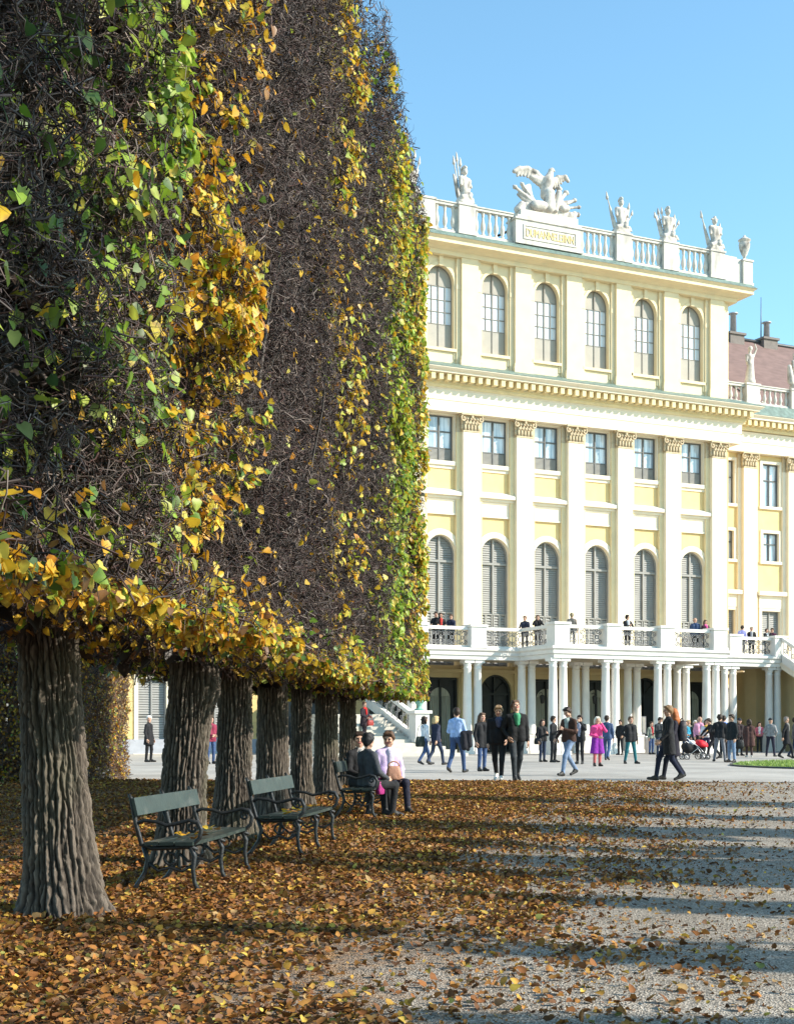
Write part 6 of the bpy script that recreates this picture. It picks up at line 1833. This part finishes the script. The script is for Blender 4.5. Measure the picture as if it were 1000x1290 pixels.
def pushchair():
    p = spot(874, 31)
    e = empty('pushchair', p, math.radians(12)); tag(e, 'black pushchair with a bright red hood among the visitors', 'pushchair')
    def wheel(x, y, r):
        m = MB(); n = 16
        m.tube([(x + r * math.cos(2 * math.pi * k / n), y, r + r * math.sin(2 * math.pi * k / n) + 0.005) for k in range(n + 1)], 0.022, 6)
        w = m.build('wheel', DARKM, e)
        m = MB()
        for k in range(4):
            a = math.pi * k / 4; m.tube([(x - r * math.cos(a), y, r - r * math.sin(a)), (x + r * math.cos(a), y, r + r * math.sin(a))], 0.008, 4)
        m.tube([(x, y - 0.03, r), (x, y + 0.03, r)], 0.03, 6)
        m.build('rim', METAL, w)
    for y in (-0.24, 0.24): wheel(0.28, y, 0.14); wheel(-0.42, y, 0.11); wheel(0.5, y * 0.8, 0.10)
    m = MB()
    for y in (-0.24, 0.24):
        m.tube([(-0.42, y, 0.11), (0.1, y, 0.5), (-0.55, y, 0.95), (-0.68, y, 1.0)], 0.016, 6); m.tube([(0.28, y, 0.14), (0.0, y, 0.52)], 0.016, 6); m.tube([(0.5, y * 0.8, 0.1), (0.1, y, 0.5)], 0.014, 6)
    m.tube([(-0.68, -0.24, 1.0), (-0.68, 0.24, 1.0)], 0.02, 6); m.build('frame', METAL, e)
    V, Q, M_ = sdf_mesh([((-0.35, -0.12, 0.52), (-0.35, 0.12, 0.52), 0.16, 0.16, 0), ((-0.3, 0, 0.45), (0.35, 0, 0.42), 0.2, 0.15, 0), ((0.3, -0.1, 0.4), (0.42, 0.1, 0.5), 0.12, 0.1, 0)], 0.025, 0.06)
    np_mesh('seat', V, Q, [cloth(BLK)], smooth=True, parent=e)
    V, Q, M_ = sdf_mesh([((0.22, -0.12, 0.6), (0.22, 0.12, 0.6), 0.2, 0.2, 0, [((0, 0, -1), -0.55)]), ((0.36, -0.12, 0.56), (0.36, 0.12, 0.56), 0.17, 0.17, 0, [((0, 0, -1), -0.5)])], 0.025, 0.06)
    np_mesh('hood', V, Q, [cloth((0.62, 0.015, 0.03), 0.6)], smooth=True, parent=e)
    V, Q, M_ = sdf_mesh([((-0.1, -0.08, 0.68), (-0.1, 0.08, 0.68), 0.1, 0.1, 0)], 0.025, 0.05)
    np_mesh('blanket', V, Q, [cloth(WHT)], smooth=True, parent=e)
pushchair()
def bin_():
    p = spot(811, 23.6 * 1.0)
    e = empty('litter_bin', p); tag(e, 'round silver litter bin standing before the columns', 'bin')
    m = MB(); m.lathe([(0.2, 0), (0.24, 0.02), (0.24, 0.78), (0.26, 0.8), (0.26, 0.86), (0.2, 0.9), (0.2, 0.86)], (0, 0, 0), 20); m.build('body', METAL, e)
    m = MB(); m.lathe([(0.0, 0.84), (0.19, 0.845), (0.19, 0.86)], (0, 0, 0), 16); m.build('opening', DARKM, e)
    q = spot(806, 23.2)
    e = empty('notice_stand', (q[0] + 0.1, q[1] + 0.5, q[2])); tag(e, 'grey notice stand with pale panel behind the silver bin', 'notice stand')
    m = MB(); m.box(-0.3, 0.3, -0.05, 0.05, 1.0, 1.95); m.build('panel', PLINTH, e)
    m = MB(); m.box(-0.26, 0.26, -0.062, -0.052, 1.05, 1.9); m.build('sheet', WHITE, e)
    m = MB()
    for x in (-0.2, 0.2): m.tube([(x, 0, 0), (x, 0, 1.0)], 0.03, 6)
    m.build('post', DARKM, e)
bin_()
# ================================================================== ROOF SCULPTURES
def stone(name, label, cat, prims, loc, rot, vox=0.045, k=0.05, scale=1.0, group=None):
    V, Q, M_ = sdf_mesh(prims, vox, k)
    o = np_mesh(name, V * scale, Q, [STATUE], smooth=True)
    o.location = loc; o.rotation_euler = (0, 0, rot)
    tag(o, label, cat, group)
    return o
def trophy_prims(seed, plume=True, wide=1.0, spears=(( -0.75, 2.9), (-0.5, 3.2), (-0.2, 2.95)), hat=False, flags=True):
    rr = random.Random(seed)
    P = []
    P.append(((-0.35, 0, 0.12), (0.35, 0, 0.12), 0.3, 0.3, 0, [((0, 0, -1), 0.0)]))
    P.append(((0, 0, 0.3), (0, 0, 0.9), 0.34, 0.24, 0))                     # skirt of the cuirass
    P.append(((-0.1, 0, 0.95), (-0.15, 0, 1.45), 0.2, 0.26, 0)); P.append(((0.1, 0, 0.95), (0.15, 0, 1.45), 0.2, 0.26, 0))
    P.append(((-0.32, 0, 1.6), (0.32, 0, 1.6), 0.15, 0.15, 0))
    P.append(((-0.36, 0, 1.55), (-0.42, -0.1, 1.15), 0.12, 0.09, 0)); P.append(((0.36, 0, 1.55), (0.45, -0.1, 1.2), 0.12, 0.09, 0))
    P.append(((0, 0, 1.7), (0, 0, 1.85), 0.1, 0.1, 0))
    P.append(((0, 0, 2.02), (0, -0.02, 2.08), 0.18, 0.17, 0)); P.append(((0, -0.13, 1.98), (0, -0.15, 1.93), 0.07, 0.05, 0))
    if plume:
        for q in range(6):
            a = q / 5; P.append(((0, -0.14 + 0.34 * a, 2.28 + 0.12 * math.sin(a * 3.1)), (0, -0.05 + 0.34 * a, 2.24 + 0.12 * math.sin(a * 3.1)), 0.07, 0.06, 0))
    if hat: P.append(((-0.26, -0.03, 2.14), (0.26, 0.0, 2.2), 0.07, 0.05, 0)); P.append(((0, 0, 2.15), (0, 0, 2.28), 0.15, 0.12, 0))
    for dx, ht in spears:
        P.append(((dx * 0.25, 0.15, 0.2), (dx * wide, 0.18, ht * 0.86), 0.045, 0.045, 0, None, 0.02))
        P.append(((dx * wide, 0.18, ht * 0.84), (dx * wide * 1.07, 0.18, ht), 0.10, 0.025, 0, None, 0.02))
    if flags:
        for sg in (-1, 1):
            for q in range(5):
                a = q / 4
                P.append(((sg * (0.2 + 0.2 * a), 0.18, 0.35 + 0.2 * a), (sg * (0.45 + 0.28 * a) * wide, 0.22, 1.0 + 0.75 * a), 0.12, 0.07, 0))
    P.append(((0.55 * wide, -0.05, 0.45), (0.8 * wide, 0, 0.35), 0.16, 0.06, 0)); P.append(((-0.4, -0.2, 0.35), (-0.1, -0.25, 0.5), 0.17, 0.1, 0)); P.append(((0.15, -0.25, 0.5), (0.2, -0.28, 0.62), 0.2, 0.16, 0))
    return P
rt = ZB + 1.67
stone('trophy_statue', 'armoured stone figure with three upright spears on the leftmost clear balustrade pedestal', 'statue', trophy_prims(1), pal_world(lposts[0], 0.53, rt), PAL_ROT + 0.3, scale=0.88)
stone('trophy_statue', 'stone spears and banners rising at the hedge edge, left of the armoured figure', 'statue', trophy_prims(2, spears=((0.5, 3.0), (0.8, 2.6), (-0.5, 3.1))), pal_world(U(514, 0.5), 0.53, ZB + 1.62), PAL_ROT, scale=0.88)
stone('trophy_statue', 'stone helmeted bust with raised spear and fanned banners, right of the eagle', 'statue', trophy_prims(3, spears=((-0.95, 2.7), (0.7, 2.25), (0.95, 1.8)), wide=1.0), pal_world(posts[0], 0.53, rt), PAL_ROT, scale=0.88)
stone('trophy_statue', 'stone cuirass trophy with a wide fan of standards on the middle right pedestal', 'statue', trophy_prims(4, spears=((-0.85, 2.0), (-0.6, 2.3), (0.6, 2.1), (0.9, 1.75), (-0.35, 2.4)), wide=1.05), pal_world(posts[1], 0.53, rt), PAL_ROT, scale=0.88)
stone('trophy_statue', 'stone figure in a broad hat with one tall spear, next to the urn', 'statue', trophy_prims(5, plume=False, hat=True, spears=((-0.95, 2.7), (0.55, 2.1))), pal_world(posts[2], 0.53, rt), PAL_ROT, scale=0.88)
def eagle():
    P = []
    # mound of trophies
    rr = random.Random(9)
    for q in range(12):
        x = -1.5 + 3.0 * q / 11; P.append(((x, 0, 0.12), (x + 0.1, -0.1, 0.3 + 0.25 * rr.random()), 0.26, 0.16, 0))
    for (x0, z0, x1, z1, r) in ((-0.5, 0.5, -1.75, 1.35, 0.08), (-0.6, 0.6, -1.35, 1.6, 0.07), (0.5, 0.5, 1.7, 1.25, 0.08), (0.5, 0.45, 1.95, 0.9, 0.07), (0.45, 0.6, 1.2, 1.6, 0.1), (0.4, 0.7, 0.8, 1.75, 0.1), (0.7, 0.3, 1.9, 0.45, 0.09)):
        P.append(((x0, -0.1, z0), (x1, 0, z1), r * 1.3, r, 0, None, 0.03)); P.append(((x1, 0, z1), (x1 * 1.05, 0, z1 * 1.05), r * 1.7, r * 0.5, 0, None, 0.03))
    for (x0, z0, x1, z1) in ((-0.8, 0.5, -1.5, 1.0), (-0.7, 0.6, -1.25, 1.45), (0.6, 0.5, 1.25, 1.0)):       # flags
        for q in range(4):
            P.append(((x0 - 0.05 * q, 0.05, z0 + 0.1 * q), (x1 + 0.12 * q, 0.08, z1 + 0.06 * q), 0.16, 0.09, 0))
    P.append(((-0.75, -0.3, 0.35), (-0.4, -0.32, 0.4), 0.3, 0.28, 0))
    P.append(((0.05, -0.25, 0.4), (0.1, -0.22, 1.25), 0.3, 0.28, 0)); P.append(((0.42, -0.3, 0.3), (0.62, -0.28, 1.35), 0.13, 0.15, 0)); P.append(((0.85, -0.25, 0.5), (1.05, -0.25, 0.55), 0.22, 0.2, 0))
    # eagle: body, head, beak, wings
    P.append(((0.0, 0, 1.2), (0.12, 0, 2.0), 0.27, 0.33, 0)); P.append(((0.12, 0, 2.0), (0.28, -0.02, 2.55), 0.3, 0.15, 0))
    P.append(((0.3, -0.04, 2.66), (0.33, -0.06, 2.7), 0.15, 0.13, 0)); P.append(((0.38, -0.12, 2.66), (0.44, -0.2, 2.58), 0.06, 0.03, 0))
    lw = [(-0.05, 2.05), (-0.5, 2.42), (-1.0, 2.56), (-1.45, 2.46), (-1.72, 2.26)]
    for q in range(4):
        P.append(((lw[q][0], 0.05, lw[q][1]), (lw[q + 1][0], 0.08, lw[q + 1][1]), 0.15, 0.12, 0))
    for q in range(8):
        x = -0.15 - 0.19 * q; z = 2.12 + 0.36 * math.sin(q / 7 * 2.5)
        P.append(((x, 0.08, z + 0.05), (x - 0.06, 0.1, z - 0.50 + 0.03 * q), 0.13, 0.07, 0))
    P.append(((-0.1, 0.08, 1.95), (-0.75, 0.1, 2.15), 0.2, 0.15, 0)); P.append(((-0.1, 0.08, 1.75), (-0.6, 0.1, 1.98), 0.16, 0.12, 0))
    rw = [(0.3, 2.05), (0.75, 2.4), (1.15, 2.5), (1.35, 2.3)]
    for q in range(3):
        P.append(((rw[q][0], 0.05, rw[q][1]), (rw[q + 1][0], 0.08, rw[q + 1][1]), 0.14, 0.09, 0))
    for q in range(5):
        x = 0.42 + 0.13 * q; z = 2.15 + 0.07 * q
        P.append(((x, 0.08, z), (x + 0.15, 0.1, z - 0.5 + 0.08 * q), 0.12, 0.06, 0))
    for sg in (-0.12, 0.22): P.append(((sg, -0.1, 1.4), (sg, -0.22, 1.1), 0.12, 0.09, 0))
    stone('eagle_sculpture', 'large stone eagle with spread wings over a heap of trophies above the inscription', 'sculpture', P, pal_world((CR[0] + CR[1]) / 2, 0.53, ZB + 1.9), PAL_ROT, 0.045, 0.05, 1.04)
    bpy.data.objects['eagle_sculpture'].scale = (1.08, 1.0, 0.93)
    V, Q, M_ = sdf_mesh([((0, 0, 0), (0, 0, 0.7), 0.14, 0.14, 0)], 0.04, 0.03)
    o = np_mesh('shield', V, Q, [GOLD], smooth=True); o.parent = bpy.data.objects['eagle_sculpture']; o.location = (0.1, -0.42, 0.55); o.scale = (1.0, 0.7, 1.0)
eagle()
m = MB(); m.lathe([(0.22, 0), (0.24, 0.06), (0.12, 0.12), (0.10, 0.3), (0.22, 0.5), (0.38, 0.95), (0.42, 1.25), (0.38, 1.35), (0.30, 1.4), (0.46, 1.52), (0.46, 1.58), (0.26, 1.72), (0.12, 1.8), (0.08, 1.92), (0.02, 1.95)], (0, 0, 0), 20)
uo = m.build('stone_urn', STATUE); uo.location = pal_world(UR + 0.76, 0.54, ZB + 1.43); uo.scale = (0.82, 0.82, 0.8); tag(uo, 'lidded white stone urn on the corner pedestal of the roof', 'urn')
def robed(seed):
    return [((0, 0, 0.1), (0, 0, 0.12), 0.34, 0.34, 0, [((0, 0, -1), 0)]), ((0, 0, 0.3), (0.05, 0, 1.2), 0.3, 0.2, 0), ((-0.08, 0, 1.3), (-0.1, 0, 1.7), 0.17, 0.17, 0), ((0.1, 0, 1.3), (0.12, 0, 1.7), 0.16, 0.16, 0),
            ((0, 0, 1.8), (0, 0, 2.1), 0.09, 0.09, 0), ((0.02, -0.02, 2.2), (0.02, -0.02, 2.25), 0.14, 0.13, 0), ((0.25, 0, 1.75), (0.42, -0.1, 2.2), 0.09, 0.06, 0), ((0.42, -0.1, 2.2), (0.3, -0.1, 2.5), 0.06, 0.05, 0), ((-0.25, 0, 1.75), (-0.38, -0.15, 1.35), 0.09, 0.07, 0)]
stone('robed_statue', 'slender white robed statue with a raised arm before the mauve roof', 'statue', robed(1), pal_world(wposts[0], WB, 22.72), PAL_ROT, 0.045, 0.04, 0.98)
stone('robed_statue', 'white statue with draped cloak at the right edge of the lower balustrade', 'statue', robed(2) + [((-0.4, 0.05, 0.5), (-0.5, 0.1, 1.4), 0.22, 0.14, 0), ((0.35, 0.1, 0.4), (0.42, 0.1, 1.3), 0.22, 0.15, 0)], pal_world(wposts[1], WB, 22.72), PAL_ROT + 0.4, 0.045, 0.04, 0.98)
m = MB(); m.tube([(0, 0, 0), (4.2, 0, 2.35)], [0.07, 0.045], 6); m.tube([(4.2, 0, 2.35), (4.5, 0, 2.45)], 0.09, 6)
fo = m.build('flagpole', DARKM); q = pal_world(U(624, -0.6), -0.6, ZB + 0.75); fo.location = q; fo.rotation_euler = (0, 0, PAL_ROT); tag(fo, 'slanting dark flagpole behind the eagle sculpture', 'flagpole')
# ================================================================== CAMERA, SKY, SUN
cam = bpy.data.cameras.new('camera'); co = bpy.data.objects.new('camera', cam); COL.objects.link(co)
co.location = (0, 0, CAMH); co.rotation_euler = (math.radians(90), 0, 0)
cam.sensor_width = 36; cam.sensor_fit = 'AUTO'
cam.lens = F / 1290 * 36
cam.shift_y = (YH - 645) / 1290
cam.clip_start = 0.1; cam.clip_end = 3000
scene.camera = co
SUN_AZ, SUN_EL = math.radians(14), math.radians(31)     # azimuth measured from +X towards the viewer
to_sun = Vector((math.cos(SUN_AZ) * math.cos(SUN_EL), -math.sin(SUN_AZ) * math.cos(SUN_EL), math.sin(SUN_EL)))
sl = bpy.data.lights.new('sun', 'SUN'); sl.energy = 5.0; sl.angle = math.radians(0.5); sl.color = (1.0, 0.91, 0.78)
so = bpy.data.objects.new('sun', sl); COL.objects.link(so)
so.rotation_euler = to_sun.to_track_quat('Z', 'Y').to_euler()
so.location = (30, -10, 40)
w = bpy.data.worlds.new('World'); scene.world = w; w.use_nodes = True
nt = w.node_tree; bg = nt.nodes['Background']
sky = nt.nodes.new('ShaderNodeTexSky'); sky.sky_type = 'NISHITA'; sky.sun_disc = False
sky.sun_elevation = SUN_EL; sky.sun_rotation = math.atan2(to_sun.x, to_sun.y)
sky.air_density = 1.0; sky.dust_density = 0.4; sky.ozone_density = 1.6
tint = nt.nodes.new('ShaderNodeMixRGB'); tint.blend_type = 'MULTIPLY'; tint.inputs['Fac'].default_value = 1.0
tint.inputs['Color2'].default_value = (1.04, 1.36, 1.30, 1)
nt.links.new(sky.outputs['Color'], tint.inputs['Color1'])
nt.links.new(tint.outputs['Color'], bg.inputs['Color']); bg.inputs['Strength'].default_value = 0.15
vs = scene.view_settings
scene.display_settings.display_device = 'sRGB'
vs.view_transform = 'Standard'; vs.look = 'None'; vs.exposure = 0.68; vs.gamma = 1.0; vs.use_curve_mapping = False
scene.cycles.max_bounces = 6; scene.cycles.diffuse_bounces = 3; scene.cycles.transmission_bounces = 3
scene.cycles.use_denoising = True
